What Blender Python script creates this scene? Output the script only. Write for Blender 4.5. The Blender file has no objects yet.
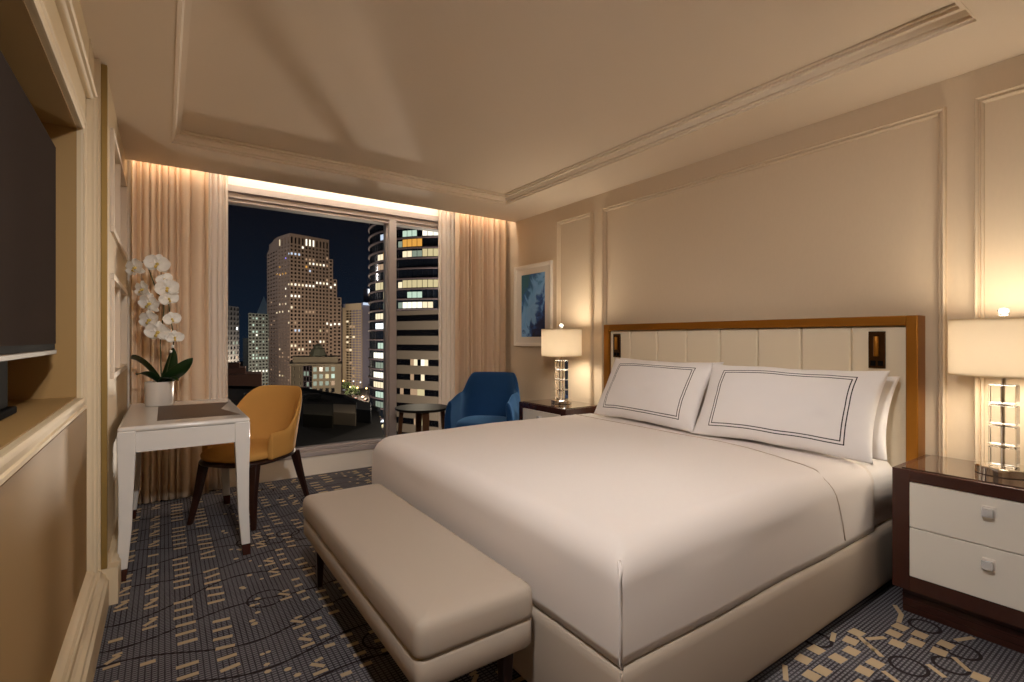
import bpy, bmesh, math, random
from mathutils import Vector, Matrix, noise
random.seed(7)
C = bpy.context.scene.collection
PI = math.pi

# ------------------------------------------------------------------ helpers
def lin(c):
    c = c / 255.0
    return c / 12.92 if c <= 0.04045 else ((c + 0.055) / 1.055) ** 2.4
def rgb(r, g, b): return (lin(r), lin(g), lin(b), 1.0)

class MB:
    """collects shapes and links them as ONE mesh object"""
    def __init__(s): s.v = []; s.f = []; s.m = []
    def quad(s, pts, mi=0):
        b = len(s.v); s.v += [tuple(p) for p in pts]; s.f.append(tuple(range(b, b + len(pts)))); s.m.append(mi)
    def box(s, x0, x1, y0, y1, z0, z1, mi=0):
        b = len(s.v)
        s.v += [(x0,y0,z0),(x1,y0,z0),(x1,y1,z0),(x0,y1,z0),(x0,y0,z1),(x1,y0,z1),(x1,y1,z1),(x0,y1,z1)]
        for q in ((0,3,2,1),(4,5,6,7),(0,1,5,4),(1,2,6,5),(2,3,7,6),(3,0,4,7)):
            s.f.append(tuple(b + i for i in q)); s.m.append(mi)
    def frustum(s, c0, h0, c1, h1, mi=0):
        """tapered bar from square centre c0 (half sizes h0) to c1 (h1)"""
        b = len(s.v)
        for c, h in ((c0, h0), (c1, h1)):
            for sx, sy in ((-1,-1),(1,-1),(1,1),(-1,1)): s.v.append((c[0]+sx*h[0], c[1]+sy*h[1], c[2]))
        for q in ((3,2,1,0),(4,5,6,7),(0,1,5,4),(1,2,6,5),(2,3,7,6),(3,0,4,7)):
            s.f.append(tuple(b + i for i in q)); s.m.append(mi)
    def stack(s, secs, mi=0):
        """loft of square sections (cx,cy,z,hx,hy)"""
        b = len(s.v)
        for (cx, cy, z, hx, hy) in secs:
            for sx, sy in ((-1,-1),(1,-1),(1,1),(-1,1)): s.v.append((cx+sx*hx, cy+sy*hy, z))
        n = len(secs)
        s.f.append((b+3,b+2,b+1,b)); s.m.append(mi)
        s.f.append(tuple(b+4*(n-1)+i for i in range(4))); s.m.append(mi)
        for k in range(n-1):
            for i in range(4):
                j = (i+1) % 4
                s.f.append((b+4*k+i, b+4*k+j, b+4*k+4+j, b+4*k+4+i)); s.m.append(mi)
    def lathe(s, prof, c=(0,0,0), n=32, mi=0, sx=1, sy=1, cap=True):
        b = len(s.v); k = len(prof)
        for (r, z) in prof:
            for i in range(n):
                a = 2*PI*i/n; s.v.append((c[0]+sx*r*math.cos(a), c[1]+sy*r*math.sin(a), c[2]+z))
        for q in range(k-1):
            for i in range(n):
                j = (i+1) % n
                s.f.append((b+q*n+i, b+q*n+j, b+(q+1)*n+j, b+(q+1)*n+i)); s.m.append(mi)
        if cap and prof[0][0] > 1e-6: s.f.append(tuple(b+i for i in range(n-1,-1,-1))); s.m.append(mi)
        if cap and prof[-1][0] > 1e-6: s.f.append(tuple(b+(k-1)*n+i for i in range(n))); s.m.append(mi)
    def tube(s, pts, r, n=8, mi=0):
        pts = [Vector(p) for p in pts]; b = len(s.v); up = Vector((0.13,0.27,1)).normalized()
        R = r if isinstance(r, (list, tuple)) else [r]*len(pts)
        for k, p in enumerate(pts):
            t = (pts[min(k+1,len(pts)-1)] - pts[max(k-1,0)]).normalized()
            a = t.cross(up)
            if a.length < 1e-3: a = t.cross(Vector((1,0,0)))
            a.normalize(); d = t.cross(a).normalized()
            for i in range(n):
                q = 2*PI*i/n; w = p + (a*math.cos(q) + d*math.sin(q))*R[k]; s.v.append(tuple(w))
        for k in range(len(pts)-1):
            for i in range(n):
                j = (i+1) % n
                s.f.append((b+k*n+i, b+k*n+j, b+(k+1)*n+j, b+(k+1)*n+i)); s.m.append(mi)
        s.f.append(tuple(b+i for i in range(n-1,-1,-1))); s.m.append(mi)
        s.f.append(tuple(b+(len(pts)-1)*n+i for i in range(n))); s.m.append(mi)
    def grid(s, P, mi=0, closed=False, mfun=None):
        b = len(s.v); nr = len(P); nc = len(P[0])
        for row in P: s.v += [tuple(p) for p in row]
        for r in range(nr-1):
            for c in range(nc if closed else nc-1):
                d = (c+1) % nc
                s.f.append((b+r*nc+c, b+r*nc+d, b+(r+1)*nc+d, b+(r+1)*nc+c)); s.m.append(mfun(r, c) if mfun else mi)
        return b
    def extrude(s, poly, y0, y1, axis='y', mi=0):
        """polygon (a,b) pairs extruded along an axis; axis x: (y,z), y: (x,z), z: (x,y)"""
        def p(a, b, t): return {'x':(t,a,b),'y':(a,t,b),'z':(a,b,t)}[axis]
        b = len(s.v); n = len(poly)
        s.v += [p(a,c,y0) for a,c in poly] + [p(a,c,y1) for a,c in poly]
        s.f.append(tuple(b+i for i in range(n))); s.m.append(mi)
        s.f.append(tuple(b+n+i for i in range(n-1,-1,-1))); s.m.append(mi)
        for i in range(n):
            j = (i+1) % n
            s.f.append((b+i, b+n+i, b+n+j, b+j)); s.m.append(mi)
    def build(s, name, mats, parent=None, smooth=None, bevel=0, seg=3, sub=0, solid=0, weld=False, loc=None, fix=True):
        me = bpy.data.meshes.new(name)
        me.from_pydata(s.v, [], s.f)
        mats = mats if isinstance(mats, (list, tuple)) else [mats]
        for m in mats: me.materials.append(m)
        me.polygons.foreach_set('material_index', s.m)
        if weld or fix:
            bm = bmesh.new(); bm.from_mesh(me)
            if weld: bmesh.ops.remove_doubles(bm, verts=bm.verts, dist=1e-5)
            if fix: bmesh.ops.recalc_face_normals(bm, faces=bm.faces)
            bm.to_mesh(me); bm.free()
        o = bpy.data.objects.new(name, me); C.objects.link(o)
        if loc: o.location = loc
        if parent is not None: o.parent = parent
        if solid:
            md = o.modifiers.new('solid', 'SOLIDIFY'); md.thickness = solid; md.offset = 0
        if bevel:
            md = o.modifiers.new('bevel', 'BEVEL'); md.width = bevel; md.segments = seg; md.limit_method = 'ANGLE'; md.angle_limit = math.radians(40)
        if sub:
            md = o.modifiers.new('sub', 'SUBSURF'); md.levels = sub; md.render_levels = sub
        if smooth is None and bevel: smooth = 60
        if smooth:
            me.shade_smooth()
            if smooth < 180: me.set_sharp_from_angle(angle=math.radians(smooth))
        return o

def tag(o, label=None, cat=None, group=None, kind=None):
    if label: o['label'] = label
    if cat: o['category'] = cat
    if group: o['group'] = group
    if kind: o['kind'] = kind
    return o
def thing(name, label, cat, loc=(0,0,0), rz=0, group=None):
    o = bpy.data.objects.new(name, None); C.objects.link(o); o.empty_display_size = .1
    o.location = loc; o.rotation_euler = (0,0,rz)
    return tag(o, label, cat, group)
def struct(o): o['kind'] = 'structure'; return o
def dup(root, loc, rz=None, label=None):
    r = root.copy(); C.objects.link(r); r.location = loc
    if rz is not None: r.rotation_euler = (0,0,rz)
    if label: r['label'] = label
    for ch in list(root.children):
        c = ch.copy(); C.objects.link(c); c.parent = r
        for g in list(ch.children):
            d = g.copy(); C.objects.link(d); d.parent = c
    return r

# ------------------------------------------------------------------ materials
def mat(name, col, rough=.5, metal=0, spec=.5, bump=None, var=None, trans=0, ior=1.45, emit=None, estr=0, sheen=0, coat=0, alpha=1):
    m = bpy.data.materials.new(name); m.use_nodes = True
    nt = m.node_tree; p = nt.nodes['Principled BSDF']
    p.inputs['Base Color'].default_value = col
    p.inputs['Roughness'].default_value = rough; p.inputs['Metallic'].default_value = metal
    p.inputs['Specular IOR Level'].default_value = spec; p.inputs['IOR'].default_value = ior
    p.inputs['Transmission Weight'].default_value = trans
    p.inputs['Sheen Weight'].default_value = sheen; p.inputs['Coat Weight'].default_value = coat
    if emit: p.inputs['Emission Color'].default_value = emit; p.inputs['Emission Strength'].default_value = estr
    tc = nt.nodes.new('ShaderNodeTexCoord')
    if var:   # (scale, amount, stretch)
        n = nt.nodes.new('ShaderNodeTexNoise'); n.inputs['Scale'].default_value = var[0]; n.inputs['Detail'].default_value = 4
        mp = nt.nodes.new('ShaderNodeMapping'); mp.inputs['Scale'].default_value = var[2] if len(var) > 2 else (1,1,1)
        nt.links.new(tc.outputs['Object'], mp.inputs[0]); nt.links.new(mp.outputs[0], n.inputs['Vector'])
        mr = nt.nodes.new('ShaderNodeMapRange'); mr.inputs[3].default_value = 1-var[1]; mr.inputs[4].default_value = 1+var[1]
        nt.links.new(n.outputs['Fac'], mr.inputs[0])
        mx = nt.nodes.new('ShaderNodeVectorMath'); mx.operation = 'SCALE'; mx.inputs[0].default_value = col[:3]
        nt.links.new(mr.outputs[0], mx.inputs['Scale']); nt.links.new(mx.outputs[0], p.inputs['Base Color'])
    if bump:  # (scale, strength, distance)
        n = nt.nodes.new('ShaderNodeTexNoise'); n.inputs['Scale'].default_value = bump[0]; n.inputs['Detail'].default_value = 3
        if len(bump) > 3:
            mp = nt.nodes.new('ShaderNodeMapping'); mp.inputs['Scale'].default_value = bump[3]
            nt.links.new(tc.outputs['Object'], mp.inputs[0]); nt.links.new(mp.outputs[0], n.inputs['Vector'])
        else: nt.links.new(tc.outputs['Object'], n.inputs['Vector'])
        b = nt.nodes.new('ShaderNodeBump'); b.inputs['Strength'].default_value = bump[1]; b.inputs['Distance'].default_value = bump[2]
        nt.links.new(n.outputs['Fac'], b.inputs['Height']); nt.links.new(b.outputs[0], p.inputs['Normal'])
    return m
def emat(name, col, s):
    return mat(name, (0.02,0.02,0.02,1), .4, emit=col, estr=s)

M = {}
M['wall'] = mat('wallpaper', rgb(212,193,166), .75, spec=.2, bump=(260,.15,.002,(1,1,.35)), var=(90,.025,(1,1,.3)))
M['paint'] = mat('cream_paint', rgb(204,184,148), .5, spec=.35)
M['ceil'] = mat('ceiling_paint', rgb(230,214,192), .8, spec=.15)
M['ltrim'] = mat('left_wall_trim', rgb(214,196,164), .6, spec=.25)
M['trim'] = mat('trim_paint', rgb(232,216,194), .45, spec=.35)
M['tan'] = mat('tan_panel', rgb(156,124,76), .6, spec=.3)
M['brass'] = mat('brass', rgb(150,122,66), .6, metal=.5)
M['gold'] = mat('bronze_gold', rgb(164,108,36), .38, metal=.75)
M['bronze'] = mat('dark_bronze', rgb(70,44,18), .35, metal=.8)
M['white'] = mat('white_linen', rgb(236,232,230), .85, spec=.2, bump=(900,.08,.001), sheen=.15)
M['duvet'] = mat('white_duvet', rgb(234,226,220), .85, spec=.2, bump=(700,.08,.001), sheen=.15)
M['stripe'] = mat('black_embroidery', rgb(22,22,28), .7)
M['seam'] = mat('hem_stitch', rgb(200,184,170), .8)
M['beige'] = mat('beige_upholstery', rgb(180,167,152), .62, spec=.3, bump=(420,.12,.001))
M['headb'] = mat('cream_leather', rgb(230,216,190), .5, spec=.4, bump=(300,.06,.001))
M['ochre'] = mat('ochre_leather', rgb(200,150,82), .75, spec=.06, bump=(350,.08,.001), var=(6,.05))
M['darkwood'] = mat('dark_wood', rgb(44,22,16), .3, spec=.5, var=(9,.25,(1,1,8)))
M['mahog'] = mat('mahogany', rgb(66,36,28), .25, spec=.5, coat=.3, var=(14,.2,(6,1,1)))
M['walnut'] = mat('walnut_wood', rgb(84,54,32), .65, spec=.2, var=(10,.2,(1,1,6)))
M['desk'] = mat('white_lacquer', rgb(224,220,214), .22, spec=.5, coat=.2)
M['leather'] = mat('taupe_leather', rgb(98,80,66), .5, spec=.3)
M['drawer'] = mat('cream_lacquer', rgb(238,233,222), .3, spec=.5)
M['blue'] = mat('blue_velvet', rgb(22,58,102), .8, spec=.15, sheen=.7, bump=(60,.05,.002), var=(14,.12))
M['blue'].node_tree.nodes['Principled BSDF'].inputs['Sheen Tint'].default_value = (.25,.55,1,1)
M['chrome'] = mat('chrome', rgb(225,220,214), .07, metal=1)
M['knob'] = mat('knob_crystal', (.95,.95,.95,1), .12, trans=.35, ior=1.5)
M['plate'] = mat('satin_nickel', rgb(236,230,222), .35, metal=.15)
M['crystal'] = mat('crystal', (1,1,1,1), .01, trans=1, ior=1.5)
M['smoke'] = mat('smoked_glass_top', rgb(70,56,48), .04, spec=.8, coat=.6)
M['screen'] = mat('tv_screen', rgb(62,54,50), .45, spec=.0, ior=1.2)
M['tvbody'] = mat('tv_plastic', rgb(20,18,18), .8, spec=.05)
M['silver'] = mat('brushed_silver', rgb(74,66,60), .5, metal=.2)
M['frame'] = mat('window_metal', rgb(176,166,162), .5)
M['pot'] = mat('white_ceramic', rgb(228,222,214), .25, spec=.5)
M['leaf'] = mat('orchid_leaf', rgb(30,54,24), .3, spec=.5, var=(20,.2))
M['petal'] = mat('orchid_petal', rgb(248,246,240), .55, spec=.3)
M['lip'] = mat('orchid_lip', rgb(226,200,112), .5)
M['stem'] = mat('orchid_stem', rgb(70,72,36), .5)
M['soil'] = mat('potting_bark', rgb(50,36,24), .9, bump=(60,.6,.01))
M['black'] = mat('black_top', rgb(22,21,21), .45, spec=.3)
M['mat'] = mat('picture_mat', rgb(226,216,202), .8)
M['pframe'] = mat('white_frame', rgb(232,222,206), .35, spec=.4)

def cloth(name, col, tr, transp=0, var=None):
    m = bpy.data.materials.new(name); m.use_nodes = True; nt = m.node_tree; nt.nodes.clear()
    out = nt.nodes.new('ShaderNodeOutputMaterial'); d = nt.nodes.new('ShaderNodeBsdfDiffuse'); t = nt.nodes.new('ShaderNodeBsdfTranslucent')
    d.inputs[0].default_value = col; t.inputs[0].default_value = col
    mx = nt.nodes.new('ShaderNodeMixShader'); mx.inputs[0].default_value = tr
    nt.links.new(d.outputs[0], mx.inputs[1]); nt.links.new(t.outputs[0], mx.inputs[2]); last = mx
    if transp:
        tp = nt.nodes.new('ShaderNodeBsdfTransparent'); m2 = nt.nodes.new('ShaderNodeMixShader'); m2.inputs[0].default_value = transp
        nt.links.new(mx.outputs[0], m2.inputs[1]); nt.links.new(tp.outputs[0], m2.inputs[2]); last = m2
    nt.links.new(last.outputs[0], out.inputs[0])
    return m
M['drape'] = cloth('beige_drape', rgb(232,207,179), .02)
M['sheer'] = cloth('sheer_voile', rgb(240,230,220), .35, .30)

def glass_mat():
    m = bpy.data.materials.new('window_glass'); m.use_nodes = True; nt = m.node_tree; nt.nodes.clear()
    out = nt.nodes.new('ShaderNodeOutputMaterial'); tp = nt.nodes.new('ShaderNodeBsdfTransparent'); g = nt.nodes.new('ShaderNodeBsdfGlossy')
    g.inputs['Roughness'].default_value = .02; tp.inputs[0].default_value = (.93,.95,.96,1)
    fr = nt.nodes.new('ShaderNodeFresnel'); fr.inputs[0].default_value = 1.10
    mx = nt.nodes.new('ShaderNodeMixShader')
    nt.links.new(fr.outputs[0], mx.inputs[0]); nt.links.new(tp.outputs[0], mx.inputs[1]); nt.links.new(g.outputs[0], mx.inputs[2]); nt.links.new(mx.outputs[0], out.inputs[0])
    return m
M['glass'] = glass_mat()

def shade_mat():
    m = bpy.data.materials.new('lampshade_linen'); m.use_nodes = True; nt = m.node_tree; nt.nodes.clear()
    out = nt.nodes.new('ShaderNodeOutputMaterial'); d = nt.nodes.new('ShaderNodeBsdfDiffuse'); t = nt.nodes.new('ShaderNodeBsdfTranslucent')
    d.inputs[0].default_value = rgb(240,224,196); t.inputs[0].default_value = rgb(148,136,120)
    mx = nt.nodes.new('ShaderNodeMixShader'); mx.inputs[0].default_value = .5
    e = nt.nodes.new('ShaderNodeEmission'); e.inputs[0].default_value = (1,.74,.42,1); e.inputs[1].default_value = SHADE_E
    ad = nt.nodes.new('ShaderNodeAddShader')
    nt.links.new(d.outputs[0], mx.inputs[1]); nt.links.new(t.outputs[0], mx.inputs[2])
    nt.links.new(mx.outputs[0], ad.inputs[0]); nt.links.new(e.outputs[0], ad.inputs[1]); nt.links.new(ad.outputs[0], out.inputs[0])
    return m
SHADE_E = .12
M['shade'] = shade_mat()

def carpet_mat():
    """woven ground: dark cord grid over slate"""
    m = bpy.data.materials.new('carpet_weave'); m.use_nodes = True; nt = m.node_tree; p = nt.nodes['Principled BSDF']
    p.inputs['Roughness'].default_value = .95; p.inputs['Specular IOR Level'].default_value = .1
    tc = nt.nodes.new('ShaderNodeTexCoord'); sp = nt.nodes.new('ShaderNodeSeparateXYZ'); nt.links.new(tc.outputs['Object'], sp.inputs[0])
    def math_(op, a, b=None, c=None):
        n = nt.nodes.new('ShaderNodeMath'); n.operation = op
        for i, q in enumerate((a, b, c)):
            if q is None: continue
            if isinstance(q, (int, float)): n.inputs[i].default_value = q
            else: nt.links.new(q, n.inputs[i])
        return n.outputs[0]
    nz = nt.nodes.new('ShaderNodeTexNoise'); nz.inputs['Scale'].default_value = 3.0; nz.inputs['Detail'].default_value = 2
    nt.links.new(tc.outputs['Object'], nz.inputs['Vector'])
    wob = math_('MULTIPLY', nz.outputs['Fac'], .0)
    gx = math_('FRACT', math_('MULTIPLY', math_('ADD', sp.outputs[0], wob), 52))
    gy = math_('FRACT', math_('MULTIPLY', sp.outputs[1], 74))
    lx = math_('LESS_THAN', gx, .24); ly = math_('LESS_THAN', gy, .46)
    line = math_('MAXIMUM', lx, ly)
    n2 = nt.nodes.new('ShaderNodeTexNoise'); n2.inputs['Scale'].default_value = 5; nt.links.new(tc.outputs['Object'], n2.inputs['Vector'])
    n3 = nt.nodes.new('ShaderNodeTexNoise'); n3.inputs['Scale'].default_value = 160; nt.links.new(tc.outputs['Object'], n3.inputs['Vector'])
    mx = nt.nodes.new('ShaderNodeMix'); mx.data_type = 'RGBA'
    mx.inputs[6].default_value = rgb(130,129,134); mx.inputs[7].default_value = rgb(58,54,60)
    nt.links.new(math_('MULTIPLY', line, math_('ADD', .55, math_('MULTIPLY', n2.outputs['Fac'], .7))), mx.inputs[0])
    mu = nt.nodes.new('ShaderNodeMix'); mu.data_type = 'RGBA'; mu.blend_type = 'MULTIPLY'; mu.inputs[0].default_value = .25
    nt.links.new(mx.outputs[2], mu.inputs[6]); nt.links.new(n3.outputs['Color'], mu.inputs[7]); nt.links.new(mu.outputs[2], p.inputs['Base Color'])
    b = nt.nodes.new('ShaderNodeBump'); b.inputs['Strength'].default_value = .4; b.inputs['Distance'].default_value = .003
    nt.links.new(n3.outputs['Fac'], b.inputs['Height']); nt.links.new(b.outputs[0], p.inputs['Normal'])
    return m
M['carpet'] = carpet_mat()
M['motif'] = mat('carpet_beige', rgb(188,167,136), .95, spec=.1, bump=(200,.4,.003))
M['cline'] = mat('carpet_dark', rgb(44,38,40), .95, spec=.1, bump=(200,.4,.003))

def art_mat():
    m = bpy.data.materials.new('blue_abstract'); m.use_nodes = True; nt = m.node_tree; p = nt.nodes['Principled BSDF']
    p.inputs['Roughness'].default_value = .4
    tc = nt.nodes.new('ShaderNodeTexCoord')
    nz = nt.nodes.new('ShaderNodeTexNoise'); nz.inputs['Scale'].default_value = 6; nz.inputs['Detail'].default_value = 6; nz.inputs['Distortion'].default_value = 1.6
    nt.links.new(tc.outputs['Object'], nz.inputs['Vector'])
    sp = nt.nodes.new('ShaderNodeSeparateXYZ'); nt.links.new(tc.outputs['Object'], sp.inputs[0])
    def math_(op, a, b):
        n = nt.nodes.new('ShaderNodeMath'); n.operation = op
        for i, q in enumerate((a, b)):
            if isinstance(q, (int, float)): n.inputs[i].default_value = q
            else: nt.links.new(q, n.inputs[i])
        return n.outputs[0]
    # object origin at print centre: y across (towards the lamp is -y), z up
    g = math_('ADD', math_('MULTIPLY', sp.outputs[1], 1.5), math_('MULTIPLY', sp.outputs[2], 1.1))
    g = math_('ADD', math_('ADD', g, .56), math_('MULTIPLY', math_('SUBTRACT', nz.outputs['Fac'], .5), 1.1))
    cr = nt.nodes.new('ShaderNodeValToRGB'); nt.links.new(g, cr.inputs[0])
    e = cr.color_ramp; e.elements[0].position = 0; e.elements[0].color = rgb(22,30,48)
    e.elements[1].position = 1; e.elements[1].color = rgb(52,110,128)
    for q, c in ((.22, rgb(24,48,96)), (.36, rgb(36,90,164)), (.5, rgb(132,184,232)), (.72, rgb(112,172,226)), (.86, rgb(40,100,164))):
        x = e.elements.new(q); x.color = c
    nt.links.new(cr.outputs[0], p.inputs['Base Color'])
    return m
M['art'] = art_mat()

# ------------------------------------------------------------------ room shell
XL, XR, YW, H = -.25, 3.03, 4.53, 2.40
XL2 = -.215            # left wall beyond the brass strip
YB = -1.4
# floor with tufted motifs
fl = MB(); fl.box(-.7, 3.2, YB, 4.7, -.1, 0, 0)
HM = .0012
def fpoly(pts, mi, h=HM):
    b = len(fl.v); n = len(pts)
    fl.v += [(x,y,h) for x,y in pts] + [(x,y,-.002) for x,y in pts]
    fl.f.append(tuple(range(b, b+n))); fl.m.append(mi)
    for i in range(n):
        j = (i+1) % n; fl.f.append((b+i, b+n+i, b+n+j, b+j)); fl.m.append(mi)
def fbar(x, y, w, t, a=0, mi=1, sk=0):
    ca, sa = math.cos(a), math.sin(a)
    fpoly([(x+ca*dx-sa*dy, y+sa*dx+ca*dy+sk*dx) for dx, dy in ((-w/2,-t/2),(w/2,-t/2),(w/2,t/2),(-w/2,t/2))], mi)
def fline(pts, w, mi=2, h=.0006):
    L = []; Rr = []
    for i, p in enumerate(pts):
        a = pts[max(i-1,0)]; c = pts[min(i+1,len(pts)-1)]
        dx, dy = c[0]-a[0], c[1]-a[1]; l = math.hypot(dx,dy) or 1
        L.append((p[0]-dy/l*w/2, p[1]+dx/l*w/2)); Rr.append((p[0]+dy/l*w/2, p[1]-dx/l*w/2))
    for i in range(len(pts)-1):
        b = len(fl.v); fl.v += [(*L[i],h),(*Rr[i],h),(*Rr[i+1],h),(*L[i+1],h)]; fl.f.append((b,b+1,b+2,b+3)); fl.m.append(mi)
rg = random.Random(5)
PER = .72
def ladder(x, w, y0, y1, per=.56, n=6, ph=0, wig=0):
    y = y0 + ph
    while y < y1:
        for k in range(n):
            yy = y + k*.073
            if yy > y1 or yy < y0: continue
            tilt = wig*rg.uniform(-.25,.35)
            fbar(x + (rg.uniform(-.004,.004)), yy, w*rg.uniform(.93,1.05), .019, tilt)
        y += per
for base in (0.0, .93):
    if base == .93: y1 = 4.5
    ladder(base+.072, .068, .2, 4.5, ph=.0, n=6, per=.53)
    ladder(base+.194, .068, .2, 4.5, ph=.2, n=6, per=.55, wig=1)
    ladder(base+.526, .038, .2, 4.5, ph=.1, n=4, per=.42, wig=.6)
    ladder(base+.598, .046, .2, 4.5, ph=.33, n=4, per=.42, wig=.5)
    ladder(base+.70, .05, .2, 4.5, ph=.13, n=3, per=.50, wig=1)
    # Y and hook shapes
    for cx, ph in ((-.048, .05), (-.155, .22), (.455, .12)):
        y = .3 + ph
        while y < 4.5:
            x = base + cx
            if rg.random() < .8:
                fbar(x, y, .05, .016, .1)
                fbar(x, y+.045, .055, .016, .75 if cx < .3 else -.8)
                fbar(x+.012, y+.075, .03, .014, .2)
            else: fbar(x, y, .046, .02, .05)
            y += rg.choice((.15, .19, .27))
    # scattered dots
    for k in range(60):
        x = base + rg.uniform(.295, .42); y = rg.uniform(.3, 4.5); r = rg.uniform(.008, .014)
        fpoly([(x+r*math.cos(a), y+.8*r*math.sin(a)) for a in [i*PI/3+k for i in range(6)]], 1)
for k in range(20):   # long dark wavy strands
    y0 = .2 + k*.23; ph = rg.uniform(0, 6); am = rg.uniform(.03, .07)
    fline([(-.25 + i*.03, y0 + am*math.sin(i*.24+ph) + .05*math.sin(i*.11+k)) for i in range(62)], .010)
for k in range(26):   # dark rings
    x, y = rg.uniform(.3, 1.0), rg.uniform(.4, 4.4); r = rg.uniform(.05, .09)
    fline([(x+r*math.cos(i*PI/12), y+r*math.sin(i*PI/12)) for i in range(25)], .008)
# beside the bed: paired blocks and rings
for (x,y) in ((2.471,.775),(2.395,.772),(2.471,.71),(2.396,.70),(2.326,.739),(2.474,.63),(2.396,.63),(1.93,.90),(2.03,.90),(2.04,.83),(1.92,.83),(2.04,.745),(1.95,.72),(2.13,.82),(2.12,.74),(2.2,.85),(2.28,.86),(1.86,.84),(1.85,.74),(2.33,.5),(2.24,.48),(2.15,.52),(2.02,.55)):
    fbar(x, y, .05, .045, rg.uniform(-.1,.1))
for (x,y,r) in ((2.47,.585,.055),(2.2,.665,.055),(2.56,.72,.05),(2.33,.58,.05),(2.0,.64,.06),(2.1,.93,.05),(1.75,.8,.06)):
    fline([(x+r*math.cos(i*PI/14), y+r*math.sin(i*PI/14)) for i in range(29)], .012)
for (x,y,a,l) in ((2.55,.80,.2,.09),(2.3,.80,-.5,.08),(2.25,.60,1.0,.07),(2.37,.56,.8,.08),(2.58,.60,-.4,.09),(2.17,.9,.3,.07),(2.08,.68,1.1,.06),(1.8,.9,.5,.09),(2.62,.83,.6,.08),(2.2,.76,.9,.05),(2.22,.79,.9,.05),(2.24,.82,.9,.05)):
    fbar(x, y, l, .017, a)
fo = fl.build('floor', [M['carpet'], M['motif'], M['cline']], fix=False); struct(fo)

# right wall + mouldings
w = MB(); w.box(XR, XR+.15, YB, 4.7, 0, 2.7); struct(w.build('wall_right', M['wall']))
def frame_mould(mb, y0, y1, z0, z1, x, sgn, prof):
    """mitred moulding on a wall of constant x; prof: (offset outward from opening edge, depth) ; sgn = direction into the room"""
    loops = []
    for (o, d) in prof:
        loops.append([(x+sgn*d, y0-o, z0-o), (x+sgn*d, y1+o, z0-o), (x+sgn*d, y1+o, z1+o), (x+sgn*d, y0-o, z1+o)])
    mb.grid(loops, closed=True)
PROF = [(0,0),(0,.010),(.003,.018),(.008,.022),(.012,.015),(.016,.015),(.019,.028),(.025,.033),(.031,.028),(.033,0)]
n = 0
for (y0, y1) in ((.80, 2.975), (-.75, .635), (3.165, 3.565)):
    n += 1
    t = MB(); frame_mould(t, y0, y1, .22, 2.235, XR, -1, PROF); struct(t.build('trim_%d' % n, M['wall'], smooth=35))
t = MB(); t.extrude([(XR,0),(XR-.016,0),(XR-.016,.10),(XR-.010,.12),(XR,.125)], YB, 4.53); struct(t.build('baseboard_right', M['trim']))

# left wall with the television niche, the brass edge and the shelf openings
NY0, NY1, NZ0, NZ1 = .25, 2.41, .962, 1.95
w = MB()
def wl(y0,y1,z0,z1,x1=XL,x0=-.62): w.box(x0,x1,y0,y1,z0,z1)
wl(YB,NY0,0,2.7); wl(NY1,2.86,0,2.7); wl(NY0,NY1,0,NZ0); wl(NY0,NY1,NZ1,2.7)
SH = [(1.70,2.21),(.98,1.50)]; SY0, SY1 = 3.12, 4.20
wl(2.86,SY0,0,2.7,XL2); wl(SY1,4.7,0,2.7,XL2)
wl(SY0,SY1,0,SH[1][0],XL2); wl(SY0,SY1,SH[1][1],SH[0][0],XL2); wl(SY0,SY1,SH[0][1],2.7,XL2)
w.box(-.67,-.58,YB,4.7,0,2.7)
struct(w.build('wall_left', M['paint']))
# tan lining of niche
t = MB(); e = .004
t.box(-.58,-.574,NY0,NY1,NZ0,NZ1); t.box(-.574,XL-.012,NY1-e,NY1,NZ0,NZ1); t.box(-.574,XL-.012,NY0,NY0+e,NZ0,NZ1)
t.box(-.574,XL-.012,NY0,NY1,NZ0,NZ0+e); t.box(-.574,XL-.012,NY0,NY1,NZ1-e,NZ1)
struct(t.build('trim_4', M['tan']))
t = MB(); frame_mould(t, NY0, NY1, NZ0, NZ1, XL, 1, [(0,0),(0,.006),(.006,.010),(.014,.011),(.018,.007),(.030,.007),(.034,.012),(.042,.013),(.046,.008),(.048,0)]); struct(t.build('trim_5', M['ltrim'], smooth=35))
t = MB(); frame_mould(t, -1.2, 2.56, .265, 2.12, XL, 1, PROF); struct(t.build('trim_6', M['ltrim'], smooth=35))
t = MB(); t.box(XL-.002,XL+.002,-1.19,2.555,.27,.905); struct(t.build('trim_11', M['tan']))
t = MB()
for y in (2.66, 2.70, 2.74, 2.78): t.extrude([(XL,y-.008),(XL+.004,y-.005),(XL+.004,y+.005),(XL,y+.008)], .17, H, 'z')
struct(t.build('trim_7', M['ltrim']))
t = MB(); t.box(-.2275,-.206,2.832,2.862,.165,2.385); struct(t.build('trim_8', M['brass'], bevel=.002))
t = MB(); t.box(XL,-.2278,2.826,2.86,.165,H); struct(t.build('trim_10', M['ltrim']))
t = MB()
pr = [(0,0),(.050,0),(.050,.115),(.042,.125),(.040,.140),(.028,.150),(.022,.165),(0,.168)]
t.extrude([(XL+a,b) for a,b in pr], YB, 2.83)
t.box(XL,-.168,2.83,2.90,0,.163)
t.extrude([(XL2+a*.9,b) for a,b in pr], 2.90, 4.28)
struct(t.build('baseboard_left', M['ltrim']))

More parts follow.
